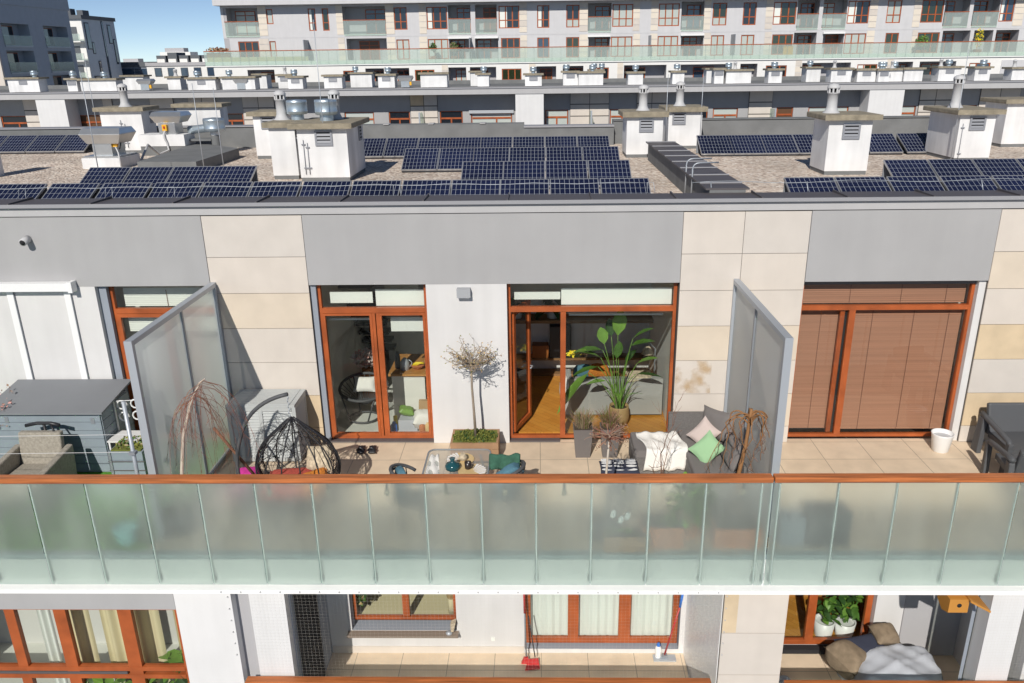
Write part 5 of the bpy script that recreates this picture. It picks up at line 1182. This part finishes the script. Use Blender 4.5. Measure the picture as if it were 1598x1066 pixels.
MB('pot_tan').lathe([(.07, 0), (.10, .15), (.105, .17), (.09, .17)], (-1.47, -1.05, -2.3+.02), 18).lathe([(.09, .15), (.01, .155)], (-1.47, -1.05, -2.28), 14, 'soil').tube([(-1.47, -1.05, -2.58), (-1.47, -1.05, -2.28)], .06, 10, 'curtain_cream').build('flower_pot', loc=(-1.47, -1.05, -2.58), label='cream flower pot on a stand inside the small lower window', cat='flower pot')
MB('leaf_dark').scatter((-2.95, -1.12, -2.15), (.12, .06, .22), 90, .09, ['leaf_dark', 'bud_tan', 'leaf_green'], 0).build('houseplant', loc=(-2.95, -1.1, -2.4), label='dark houseplant with orange flowers at the left of the small lower window', cat='plant')
lp = thing('sill_lamp', 'small white shell shaped lamp on the right end of the window sill', 'lamp', (-1.42, -1.45, -2.66))
MB('cloth_cream').hexa([(-1.45, -1.5, -2.62), (-1.40, -1.5, -2.62), (-1.40, -1.4, -2.62), (-1.45, -1.4, -2.62)], [(-1.45, -1.52, -2.46), (-1.36, -1.52, -2.42), (-1.36, -1.4, -2.42), (-1.45, -1.4, -2.46)]).build('lamp_shade', lp, bevel=.012)
MB('steel_pale').lathe([(.05, 0), (.055, .02), (.02, .04)], (-1.48, -1.47, -2.664), 14).build('base', lp)
# bird house
bh = thing('bird_house', 'orange wooden bird house hanging under the slab edge at the lower right', 'bird house', (5.52, -3.0, -.75))
MB('paint_orange').prism([(-3.30, -.60), (-3.0, -.60), (-3.0, -.78), (-3.15, -.86), (-3.30, -.80)], 5.27, 5.52).build('body', bh)
MB('paint_orange').hexa([(5.50, -3.36, -.60), (5.78, -3.36, -.76), (5.78, -2.96, -.76), (5.50, -2.96, -.60)], [(5.50, -3.36, -.57), (5.78, -3.36, -.73), (5.78, -2.96, -.73), (5.50, -2.96, -.57)]).build('roof', bh)
MB('void_dark').tube([(5.4, -3.3005, -.69), (5.4, -3.304, -.69)], .03, 12).build('entrance_hole', bh)
# covered furniture
def tarp(name, lab, cx, cy, z0, w, d, h, mn, seed, rz=0, group=None):
    rng = random.Random(seed); mb = MB(mn); mb.M = Matrix.Translation((cx, cy, z0)) @ Matrix.Rotation(rz, 4, 'Z'); n = 26; vs = []
    ph = [rng.uniform(0, 6) for _ in range(6)]
    for i in range(n+1):
        for j in range(n+1):
            u = 2*i/n-1; v = 2*j/n-1
            e = max(abs(u), abs(v)); hh = h*(1-.18*u*u-.1*v*v)
            z = hh if e < .72 else hh*(1-((e-.72)/.28)**1.3)
            s = 1+(.10*math.sin(5*math.atan2(v, u)+ph[0])+.04*math.sin(11*math.atan2(v, u)+ph[1]) if e > .72 else 0)*(e-.72)*3*(e > .72)
            z += .02*math.sin(6*u+ph[2]+3*v)+.03*(1-abs(math.sin(4.5*v-3*u+ph[3])))**4+.03*(1-abs(math.sin(3.7*u+2.5*v+ph[4])))**5+.012*math.sin(13*u+ph[5])*math.sin(11*v)
            cl = lambda a: math.copysign(min(abs(a), .78)+max(abs(a)-.78, 0)*.5, a)/.89
            vs.append((cl(u)*w/2*s, cl(v)*d/2*s, max(z, 0.0)))
    mb.add(vs, [(i*(n+1)+j, (i+1)*(n+1)+j, (i+1)*(n+1)+j+1, i*(n+1)+j+1) for i in range(n) for j in range(n)], mn, True)
    return mb.build(name, loc=(cx, cy, z0), label=lab, cat='furniture cover', group=group)
tarp('furniture_cover', 'pale grey tarpaulin draped over low furniture beside the glass screen', 5.35, -2.2, -3.1, 1.35, .95, .58, 'tarp_grey', 3, -.06)
tarp('furniture_cover', 'small grey white cloth heap beside the lower stone column', 3.55, -2.55, -3.1, .5, .6, .4, 'tarp_grey', 8, .2)
bb = thing('bean_bag', 'brown bean bag seat half hidden behind the grey tarpaulin', 'bean bag', (4.9, -1.85, -3.1))
MB('tarp_brown').pillow((4.72, -1.95, -2.72), .55, .6, .5, (.2, .3, .6)).pillow((5.32, -1.72, -2.45), .4, .35, .3, (.3, .1, .2)).build('cover', bb)
MB('cloth_navy').pillow((4.95, -1.86, -2.56), .8, .4, .14, (.3, 0, .25)).build('lining', bb)
MB('tarp_brown').box(5.15, 5.5, -1.85, -1.6, -3.09, -2.6).build('crate', loc=(5.3, -1.7, -3.1), label='brown crate behind the grey tarpaulin', cat='crate', bevel=.03)
wg = thing('glass_screen', 'narrow dark framed glass screen under the bird house', 'screen', (6.1, -2.2, -3.1))
f = MB('slate_blue'); f.M = Matrix.Translation((5.86, -2.9, 0)) @ Matrix.Rotation(.95, 4, 'Z'); f.box(0, .03, -.02, .02, -3.1, -.6); f.box(.87, .9, -.02, .02, -3.1, -.6); f.box(.03, .87, -.02, .02, -.63, -.6); fm_ = f.M.copy(); f.build('frame', wg)
f = MB('glass_tinted'); f.M = fm_; f.add([(.05, 0, -3.1), (.85, 0, -3.1), (.85, 0, -.65), (.05, 0, -.65)], [(0, 1, 2, 3)]); f.build('glass_panel', wg)
MB('plaster_bright').box(5.93, 6.36, -3.12, -2.85, -6, -.552).build('pilaster', A)
# safety nets
def net(name, lab, x0, x1, y, z0, z1, p):
    mb = MB('net_cord'); x = x0; r = .00035
    while x <= x1: mb.box(x-r, x+r, y-r, y+r, z0, z1); x += p
    z = z0
    while z <= z1: mb.box(x0, x1, y-r*2, y-r*1.1, z-r, z+r); z += p
    return mb.build(name, loc=((x0+x1)/2, y, z0), label=lab, cat='safety net', group='cat nets over the lower balconies')
net('safety_net', 'fine cord net stretched over the wide lower balcony', -3.92, 2.43, -3.16, -2.0, -.5, .052)
net('safety_net', 'fine cord net on the white pillar at the lower right corner', 5.92, 6.9, -3.16, -2.05, -.5, .045)
for k in range(26): MB('flue_grey').tube([(-4.2+k*.26, -3.272, -.515), (-4.2+k*.26, -3.285, -.515)], .010, 6).build('net_hook', A)
for k in range(6):
    MB('flue_grey').tube([(2.46, -3.101, -.7-k*.19), (2.46, -3.115, -.7-k*.19)], .010, 6).build('net_hook', A)
    MB('flue_grey').tube([(-4.19, -3.131, -.7-k*.19), (-4.19, -3.145, -.7-k*.19)], .010, 6).build('net_hook', A)

# ================================================================ SECOND BLOCK (behind the courtyard)
B = thing('apartment_building', 'apartment block just behind the solar roof with a row of small white chimneys', 'building', (0, 38, -19))
BY = 38.3; rng = random.Random(44)
BWIN = [(-33.0, -31.3), (-30.3, -29.9), (-28.5, -26.6), (-22.1, -21.3), (-19.5, -18.0), (-11.8, -10.0), (-9.1, -7.8), (-6.0, -4.6), (-4.1, -1.6), (.4, 1.8), (4.3, 5.8), (9.8, 10.2), (10.5, 12.0), (14.3, 15.3), (16.2, 18.6), (21.6, 22.6), (24.7, 26.2), (28.7, 30)]
ops = [(a, b, 1.2, 3.05 if i not in (8,) else 2.9, .16) for i, (a, b) in enumerate(BWIN)]
w = MB('render_grey'); wall_open(w, -52, 48, .5, 4.05, BY, ops, 'render_grey'); w.build('wall', B)
for i, (a, b, c, d, _) in enumerate(ops):
    mid = (a+b)/2; z = 2.62
    wi_ = b-a
    vm = [(a+wi_*(.62 if i in (0, 14, 8) else .5), .09, c+.05, z)] if wi_ > 1.2 else []
    window(B, a+.02, b-.02, c, d, BY+.05, vm=vm, hm=[(z, .1, a+.09, b-.09)] if wi_ > .6 else [], pane=rng.choice(['pane_curtain', 'pane_dark', 'pane_curtain', 'pane_dark', 'pane_brown']) if i not in (5, 8) else 'pane_curtain')
for a, b in ((-31.4, -30.35), (-26.5, -25.9), (-23.6, -22.15), (-21.25, -19.55), (-17.95, -16.0), (-7.75, -6.1), (1.9, 4.25), (5.9, 7.7), (12.6, 14.0), (22.7, 24.6), (26.25, 28.6), (-38, -36.4)):
    mb = MB('joint_dark'); mb.box(a, b, BY-.05, BY-.001, .5, 4.049); z = 4.05
    nx = 2 if b-a > 1.5 else 1
    while z > .6:
        for k in range(nx): mb.box(a+(b-a)*k/nx+.02, a+(b-a)*(k+1)/nx-.02, BY-.07, BY-.05, z-.66, z-.03, rng.choice(['stone_pale', 'stone_cream', 'stone_cream', 'stone_tan' if rng.random() < .2 else 'stone_grey']))
        z -= .69
    mb.build('stone_cladding', B)
for a, b in ((-29.8, -28.05), (-1.35, .3), (19.2, 21.2)): MB('plaster_bright').box(a, b, 36.95, BY-.001, .5, 4.049).build('white_wall', B)
for x in (-7.1, 3.1, -5.0+21.0-2.1, 23.6): MB('glass_far').box(x, x+.05, 37.2, BY-.08, .5, 3.0).box(x-.02, x+.07, 37.14, 37.2, .5, 3.05, 'steel_pale').build('privacy_screen', B)
MB('shutter_grey').box(-4.2, -1.5, BY-.16, BY-.002, 2.9, 3.08).build('blind_box', B)
MB('band_grey').box(-52, 48, 36.9, 39.4, 4.052, 4.40).build('parapet', B)
MB('coping_metal').box(-52, 48, 36.86, 37.5, 4.402, 4.44).box(-52, 48, 36.85, 36.859, 4.37, 4.445, 'coping_edge').build('parapet_coping', B)
MB('bitumen').box(-52, 48, 39.4, 49, 3.9, 4.30).box(-52, 48, 48.6, 49, 4.3, 4.55).build('roof', B)
MB('far_grey').box(-52, 48, BY+.5, 48.9, -19, 3.89).box(-52, 48, BY, BY+.5, -19, .49).build('block_wall', B)
BCH = [(-32.3, -30.4), (-28.9, -28.3), (-28.0, -25.8), (-23.0, -22.2), (-21.3, -19.6), (-19.2, -17.2), (-16.1, -15.3), (-15.2, -14.3), (-13.0, -11.9), (-9.7, -8.7), (-7.1, -5.5), (-3.7, -3.0), (-.8, .2), (1.5, 2.4), (2.42, 3.9), (5.4, 6.3), (8.1, 8.8), (10.6, 11.15), (11.3, 12.8), (13.8, 14.6), (17.5, 18.7), (19.1, 20.2), (20.25, 20.9), (20.95, 21.85), (21.9, 23.0), (23.8, 25.1), (25.9, 26.8), (28.2, 29.3)]
dr0 = None
for i, (a, b) in enumerate(BCH):
    yb = 38.6+rng.uniform(0, .5) if i not in (3, 6) else 39.8; zt = 5.08+rng.uniform(-.05, .12)
    c = MB('chimney_white').box(a, b, yb, yb+.9, 4.42, zt).build('chimney_stack', B)
    MB('cap_concrete').box(a-.12, b+.12, yb-.12, yb+1.02, zt+.002, zt+.11).build('chimney_cap', c)
    if rng.random() < .6: grille(c, (a+b)/2, yb, zt-.2, .5, .22)
    for k in range(rng.choice([0, 1, 1, 2])):
        x = rng.uniform(a+.2, b-.2)
        if rng.random() < .6: drum(c, x, yb+.45, zt+.11, .8)
        else: flue(c, x, yb+.4, zt+.11, .22, .09)
# second row of stacks further back on the same roof
for i in range(7):
    a = -27+i*7.6+rng.uniform(-1, 1); b = a+rng.uniform(.8, 1.8); zt = 5.15
    c = MB('chimney_white').box(a, b, 44, 45, 4.3, zt).build('chimney_stack', B); MB('cap_concrete').box(a-.12, b+.12, 43.88, 45.12, zt+.002, zt+.1).build('chimney_cap', c)
    for k in range(rng.choice([0, 1, 2])): drum(c, a+.3+k*.5, 44.4, zt+.1, .8)
for x in (-24.2, -18.3, -5.0+-3.3):
    f = MB('sheet_metal'); f.box(x, x+.5, 38.7, 39.2, 4.44, 4.8); fan_hood(f, x+.25, 38.95, 4.8, .9, .7, .3); f.box(x+.5, x+.62, 38.75, 38.85, 4.55, 4.75, 'plastic_yellow'); f.build('roof_fan', label={-24.2: 'small galvanised roof fan between white chimneys at the left of the second roof', -18.3: 'small galvanised roof fan beside drum cowls on the second roof'}.get(x, 'small galvanised roof fan near the middle of the second roof'), cat='roof fan', loc=(x+.25, 39, 4.44))

# ================================================================ THIRD BLOCK (tall, at the back)
C = thing('apartment_building', 'tall rear apartment block with a long glass balcony and rows of loggias', 'building', (10, 80, -19))
CY = 80.0
U = [('l', -33.7, -30.0), ('b', -30.0, -29.1), ('n', -29.1, -28.4), ('w', -24.6, -23.8), ('w', -23.1, -22.4), ('b', -21.6, -20.9), ('l', -20.9, -16.3), ('b', -16.3, -15.4), ('w', -15.4, -14.0), ('b', -12.7, -11.95), ('w', -11.9, -9.7), ('l', -9.6, -7.2), ('l', -6.7, -4.4), ('w', -4.2, -2.0), ('b', -2.0, -1.2), ('w', -.1, 1.2), ('f', 3.0, 4.4), ('b', 4.4, 5.3), ('l', 5.3, 7.8), ('f', 7.9, 10.1), ('b', 10.1, 10.8), ('b', 12.0, 12.75), ('f', 12.8, 15.0), ('l', 15.2, 17.6), ('b', 17.6, 18.3), ('f', 18.5, 20.0), ('w', 21.7, 23.1), ('b', 24.1, 24.85), ('w', 24.9, 27.3), ('l', 27.4, 29.7), ('l', 30.1, 32.6), ('w', 32.7, 34.95), ('b', 35.0, 35.8), ('w', 36.8, 38.3), ('b', 39.6, 40.35), ('w', 40.4, 42.7), ('l', 42.8, 45.4), ('l', 45.8, 48.5), ('w', 48.6, 50.05), ('b', 50.1, 51.1), ('w', 53, 55), ('l', 56, 58.5), ('w', 60, 62)]
M_ = [('w', -32.5, -30.25), ('b', -30.2, -29.15), ('w', -29.1, -28.4), ('b', -21.6, -20.9), ('l', -20.7, -16.35), ('b', -16.3, -15.4), ('w', -15.3, -13.9), ('b', -12.8, -11.95), ('w', -11.9, -9.7), ('l', -9.6, -7.2), ('l', -6.8, -4.3), ('w', -4.0, -1.95), ('b', -1.9, -1.2), ('w', -.1, 1.2), ('w', 3.0, 4.4), ('b', 4.45, 5.35), ('l', 5.4, 7.7), ('w', 7.8, 10.1), ('b', 10.2, 10.9), ('b', 12.0, 12.75), ('w', 12.8, 15.0), ('l', 15.3, 17.7), ('b', 17.75, 18.45), ('w', 18.5, 19.9), ('w', 21.7, 23.1), ('b', 24.2, 24.9), ('w', 25.0, 27.2), ('l', 27.3, 29.7), ('l', 30.4, 32.6), ('w', 32.7, 34.95), ('b', 35.0, 35.8), ('w', 37.0, 38.4), ('b', 39.8, 40.35), ('w', 40.4, 42.7), ('l', 43.0, 45.9), ('l', 46.3, 48.3), ('l', 48.6, 51.0), ('w', 53, 55)]
G_ = [('l', -31.2, -28.3), ('w', -20.9, -19.4), ('l', -18.5, -16.5), ('l', -16.1, -13.8), ('w', -13.2, -11.1), ('b', -10.3, -9.65), ('l', -9.6, -7.7), ('l', -7.3, -4.5), ('w', -3.9, -1.8), ('b', -1.0, -.3), ('l', -.2, 1.9), ('l', 2.6, 4.8), ('w', 5.4, 7.5), ('b', 8.4, 9.0), ('l', 9.1, 13.6), ('l', 15.1, 20.5), ('l', 21.4, 23.2), ('w', 24.1, 26.3), ('b', 27.2, 27.85), ('l', 27.9, 33.0), ('w', 33.7, 35.8), ('b', 36.8, 37.4), ('l', 37.5, 39.5), ('l', 40.2, 44.0), ('w', 45.4, 47.6), ('l', 48.8, 51.1)]
rng = random.Random(77)
def storey(rows, zw0, zw1, zl0, zl1, zb0, zb1, x0, x1, wallm, y, glass, short):
    ops = []
    for k, a, b in rows:
        if k == 'l': ops.append((a, b, zl0, zl1, 1.5))
        elif k in 'wf': ops.append((a, b, zw0, zw1, .18))
        elif k == 'n': ops.append((a, b, zw1-1.5, zw1, .18))
    mb = MB(wallm); wall_open(mb, x0, x1, zb0, zb1, y, ops, wallm, 'far_grey'); mb.build('wall', C)
    for k, a, b in rows:
        if k == 'b':
            mb = MB('stone_cream'); z = zb1-.02
            while z > zb0+.3: mb.box(a, b, y-.04, y-.001, max(z-.58, zb0+.02), z-.03, rng.choice(['far_stone', 'far_stone', 'stone_pale'])); z -= .6
            mb.build('stone_cladding', C)
        elif k == 'l':
            MB('far_grey').box(a, b, y+1.501, y+1.55, zl0, zl1).build('loggia_wall', C)
            ww = min((b-a)*.62, 2.2); c0 = a+(b-a-ww)*rng.choice([.1, .5, .9])
            window(C, c0, c0+ww, zl0+.05, zl1-.25, y+1.42, vm=[(c0+ww*.5, .1, zl0+.1, zl1-.3)], hm=[(zl1-.7, .08, c0+.08, c0+ww-.08)], pane=rng.choice(['pane_dark', 'pane_blue', 'pane_curtain', 'pane_dark', 'pane_brown']), pane_y=y+1.44, fwid=.09)
            if glass:
                bl = MB('glass_far'); bl.box(a+.03, b-.03, y-.10, y-.06, zl0-.12, zl0+1.38); bl = bl.build('balcony_railing', C)
                MB('frame_wood').box(a, b, y-.12, y-.04, zl0+1.381, zl0+1.45).build('handrail', bl)
                MB('far_white').box(a, b, y-.03, y-.001, zl0-.15, zl0-.002).build('slab_edge', C)
        else:
            za = zw1-1.5 if k == 'n' else zw0; nb = 1 if b-a < 1 else (2 if b-a < 1.7 else 3)
            vm = [(a+(b-a)*(i+1)/nb, .12, za+.1, zw1-.1) for i in range(nb-1)]
            hm = [(za+(zw1-za)*.36, .09, a+.09, b-.09)] if (not short and k != 'n') else []
            pane = rng.choice(['pane_dark', 'pane_blue', 'pane_curtain', 'pane_curtain', 'pane_dark', 'pane_green'])
            f = window(C, a+.01, b-.01, za, zw1, y+.06, vm=vm, hm=hm, pane=pane, fwid=.1)
            if k == 'f' and hm: MB('pane_curtain').box(a+.12, b-.12, y+.07, y+.085, za+.1, za+(zw1-za)*.33).build('frosted_pane', f)
            elif not short and rng.random() < .5 and pane != 'pane_curtain':
                MB('curtain_white').box(a+.12, a+.12+(b-a)*rng.uniform(.15, .4), y+.075, y+.09, za+.1, zw1-.1).build('curtain', f)
storey(U, 9.02, 11.25, 8.62, 11.4, 8.35, 11.6, -34, 66, 'far_facade', CY, True, False)
MB('far_facade').box(-34.3, 66, CY-1.2, CY+.3, 11.602, 12.7).build('cornice', C)
storey(M_, 6.0, 8.05, 5.72, 8.2, 5.7, 8.349, -33.4, 66, 'far_facade', CY+.02, False, True)
storey(G_, 3.2, 4.95, 2.6, 5.15, 2.0, 5.45, -34.8, 66, 'far_white', CY-1.85, False, False)
MB('far_facade').box(48.7, 51.2, CY-1.91, CY-1.851, 2.5, 5.2).build('render_panel', C)
MB('far_grey').box(-33.4, 66, CY+1.6, CY+14, -19, 12.6).box(-34, 66, CY-1.84, CY+1.59, -19, 1.99).box(-33.99, -33.4, CY+.03, CY+14, 5.7, 12.6).build('block_wall', C)
MB('band_grey').box(-35.5, 66, CY-1.9, CY+1.6, 5.46, 5.56).build('slab', C)
bl = MB('glass_far').box(-35.6, 62, CY-2.04, CY-2.0, 5.62, 7.02).build('balcony_railing', C)
MB('frame_wood').box(-35.6, 62, CY-2.06, CY-1.97, 7.021, 7.10).build('handrail', bl)
MB('slab_white').box(-35.6, 62, CY-1.98, CY-1.905, 5.5, 6.0).build('slab_edge', C)
jm = MB('steel_grey'); x = -35.6
while x < 62: jm.box(x-.02, x+.02, CY-1.997, CY-1.982, 5.62, 7.02); x += .95
jm.build('balcony_posts', bl)
bg_ = [(-35.6, 'brown dry grasses in a trough at the left end of the rear balcony')]
dg = thing('grass_trough', bg_[0][1], 'planter', (-34.2, CY-1.6, 5.56)); MB('planter_wood').box(-35.4, -32.9, CY-1.8, CY-1.4, 5.57, 6.9).build('trough', dg)
MB('dry_brown').scatter((-34.2, CY-1.6, 7.2), (1.3, .25, .28), 260, .22, ['dry_brown', 'twig_red', 'bud_tan'], 0).build('grasses', dg)
for x, lab, mn, h in ((37.0+13.0-9.4, 'pale green rounded shrub on the long glass balcony', 'leaf_light', .5), (41.0-.9, 'small olive shrub on the long glass balcony beside the pale green one', 'leaf_green', .4), (46.3, 'golden yellow conical conifer on the long glass balcony', 'yellow', .9), (-9.0, 'straw yellow bush on the long glass balcony left of centre', 'dry_grass', .45), (-11.2, 'brown green bush on the long glass balcony left of the straw yellow one', 'leaf_dark', .4)):
    t_ = thing('balcony_plant', lab, 'plant', (x, CY-1.2, 5.56)); MB('terracotta').box(x-.3, x+.3, CY-1.5, CY-.9, 5.57, 6.3).build('pot', t_)
    MB(mn).scatter((x, CY-1.2, 6.9+h*.6), (.45, .3, h+.1), 220, .2, [mn, mn, 'leaf_green'], 0).build('leaves', t_)
MB('plastic_yellow').box(25.8, 26.8, CY-1.8, CY-1.6, 5.57, 6.9).build('yellow_board', loc=(26.3, CY-1.7, 5.57), label='bright yellow thing behind the long glass balcony', cat='board')
for x, s in ((-7.2-.1, 1), (-24.9, 1), (14.4-2.6, 1), (21.0-.4, 1)): MB('steel_grey').box(x, x+.08, CY-1.9, CY, 5.57, 8.1).build('privacy_screen', C)
for a, b, z in ((-9.7, -7.2, 8.2), (-6.8, -4.3, 8.2), (5.3, 7.7, 8.2), (15.2, 17.7, 8.2), (30.3, 32.6, 8.2)): MB('awning_white').box(a, b, CY-.3, CY-.01, z-.16, z+.02).build('awning_box', C)
# white service flat walls on the long balcony's pale backing
for a, b in ((-35.3, -24.5),): MB('curtain_cream').box(a, b, CY-1.86, CY-1.8, 5.57, 6.45).build('planter_wall', C)

# ================================================================ FAR LEFT BUILDINGS
Dd = thing('apartment_building', 'dark shaded apartment block with stacked glass loggias at the left edge', 'building', (-66, 92, -19))
DX = -62.0
def side_open(mb, x, y0, y1, z0, z1, ops, mname):
    ys = sorted({y0, y1, *[a for o in ops for a in o[:2]]}); zs = sorted({z0, z1, *[a for o in ops for a in o[2:4]]})
    for i in range(len(ys)-1):
        for j in range(len(zs)-1):
            cy = (ys[i]+ys[i+1])/2; cz = (zs[j]+zs[j+1])/2
            if any(o[0] < cy < o[1] and o[2] < cz < o[3] for o in ops): continue
            mb.add([(x, ys[i], zs[j]), (x, ys[i+1], zs[j]), (x, ys[i+1], zs[j+1]), (x, ys[i], zs[j+1])], [(0, 1, 2, 3)], mname)
    for a, b, c, d in ops:
        q = x-1.4
        mb.add([(x, a, c), (q, a, c), (q, a, d), (x, a, d)], [(0, 1, 2, 3)], mname); mb.add([(x, b, c), (q, b, c), (q, b, d), (x, b, d)], [(0, 1, 2, 3)], mname)
        mb.add([(x, a, c), (x, b, c), (q, b, c), (q, a, c)], [(0, 1, 2, 3)], mname); mb.add([(x, a, d), (x, b, d), (q, b, d), (q, a, d)], [(0, 1, 2, 3)], mname)
        mb.add([(q, a, c), (q, b, c), (q, b, d), (q, a, d)], [(0, 1, 2, 3)], mname)
ops = []
for y0 in (86.2, 94.6):
    for z in (2.3, 5.2, 8.2): ops.append((y0, y0+5.4, z, z+2.35))
mb = MB('tower_shade_blue'); side_open(mb, DX, 85.0, 101, -19, 12.6, ops, 'tower_shade_blue'); mb.box(-80, DX-1.5, 85, 101, -19, 12.6); mb.box(-80, DX+.15, 84.9, 101.2, 12.6, 15); mb.build('wall', Dd)
MB('stone_pale').box(-80, DX, 84.7, 84.99, -19, 12.59).build('stone_cladding', Dd)
for a, b, c, d in ops:
    gl_ = MB('glass_far').box(DX+.05, DX+.09, a, b, c-.1, c+1.05).build('balcony_railing', Dd)
    MB('steel_pale').box(DX+.02, DX+.12, a, b, c-.25, c-.11).build('slab_edge', Dd)
    f = MB('frame_wood'); f.box(DX-1.39, DX-1.33, a+.4, b-1.2, c+.05, d-.2); f = f.build('window', Dd)
    p = MB('pane_curtain'); p.box(DX-1.329, DX-1.31, a+.5, a+1.9, c+.1, d-.3); p.box(DX-1.329, DX-1.31, a+2.1, b-1.3, c+.1, d-.3, 'pane_dark'); p.build('pane', f)
Ee = thing('apartment_building', 'white block, side toned shade blue, with dark tall windows behind the shaded left block', 'building', (-80, 130, -19))
MB('shaded_white').box(-92, -75, 128.5, 139, -19, 12.9).build('wall', Ee)
MB('far_white').box(-92, -75.01, 128.2, 128.49, -19, 12.6).build('front_wall', Ee)
MB('far_dark').box(-92.3, -74.8, 128, 139.3, 12.9, 13.5).box(-79, -77.5, 130, 131.5, 13.5, 14.6).box(-77, -76, 131, 133, 13.5, 14.4).build('roof', Ee)
for y0, y1, z0, z1 in ((128.8, 130.2, 8.2, 12.4), (130.2, 131, 7.5, 9.4), (131.4, 132.2, 3.6, 6.4), (134.3, 134.9, -2, 12.8), (136.2, 137.4, 9.2, 12.3), (137.6, 138.4, 5.8, 10), (129.2, 131, 1.5, 4.0)):
    f = MB('far_dark').box(-74.99, -74.93, y0, y1, z0, z1).build('window', Ee); MB('pane_blue').box(-74.929, -74.9, y0+.15, y1-.15, z0+.15, z1-.15).build('pane', f)
for z in (3.5, 6.5, 9.5):
    b = MB('glass_far').box(-78.5, -75.1, 127, 127.05, z, z+1.1).box(-78.5, -75.1, 127, 128.2, z-.2, z, 'far_white').build('balcony', Ee)
    f = MB('far_dark').box(-78, -76, 128.1, 128.19, z, z+2.2).build('window', Ee)
Ff = thing('apartment_building', 'low white block with dark roof boxes on the horizon left of the rear block', 'building', (-66, 140, -19))
MB('far_white').box(-70.9, -56, 140, 150, -19, 5.4).build('wall', Ff); MB('far_grey').box(-71, -56, 139.8, 140, 5.4, 6.0).build('parapet', Ff)
for k in range(6):
    x = -70.2+k*2.1; MB('far_dark').box(x, x+1.7, 143, 147, 6.0, 7.2+(.5 if k == 1 else 0)).box(x+.1, x+1.5, 142.9, 142.99, 6.0, 6.6, 'far_white').build('roof_box', Ff)
for k in range(5): f = MB('far_dark').box(-69.5+k*2.4, -68.2+k*2.4, 139.9, 139.99, 3.6, 5.1).build('window', Ff); MB('pane_blue').box(-69.4+k*2.4, -68.3+k*2.4, 139.88, 139.899, 3.7, 5.0).build('pane', f)
Gg = thing('apartment_building', 'dark blue glazed hall beside the low white block', 'building', (-74, 141, -19))
MB('slate_blue').box(-80, -71.05, 141, 150, -19, 5.3).build('wall', Gg); MB('far_dark').box(-80.2, -71.02, 140.8, 150, 5.3, 6.15).build('roof', Gg)
for k in range(3): MB('pane_blue').box(-78.6+k*2.5, -76.3+k*2.5, 140.9, 140.99, 0, 5).build('window', Gg)
for i, (x, w_, h) in enumerate(((-190, 16, 14), (-168, 22, 10), (-214, 14, 9), (-150, 14, 8))):
    t_ = thing('tower_block', ('pale slab block far away on the horizon, the tallest there', 'wide pale block far away on the horizon', 'small pale block far away behind the white building with shade toned side', 'low pale block far away next to the wide one')[i], 'building', (x, 430, -19), 'far blocks on the horizon')
    MB('far_white').box(x-w_/2, x+w_/2, 430, 440, -19, h-3).build('wall', t_); MB('far_grey').box(x-w_/2+2, x+w_/2-4, 432, 438, h-3, h-1).build('roof_box', t_)
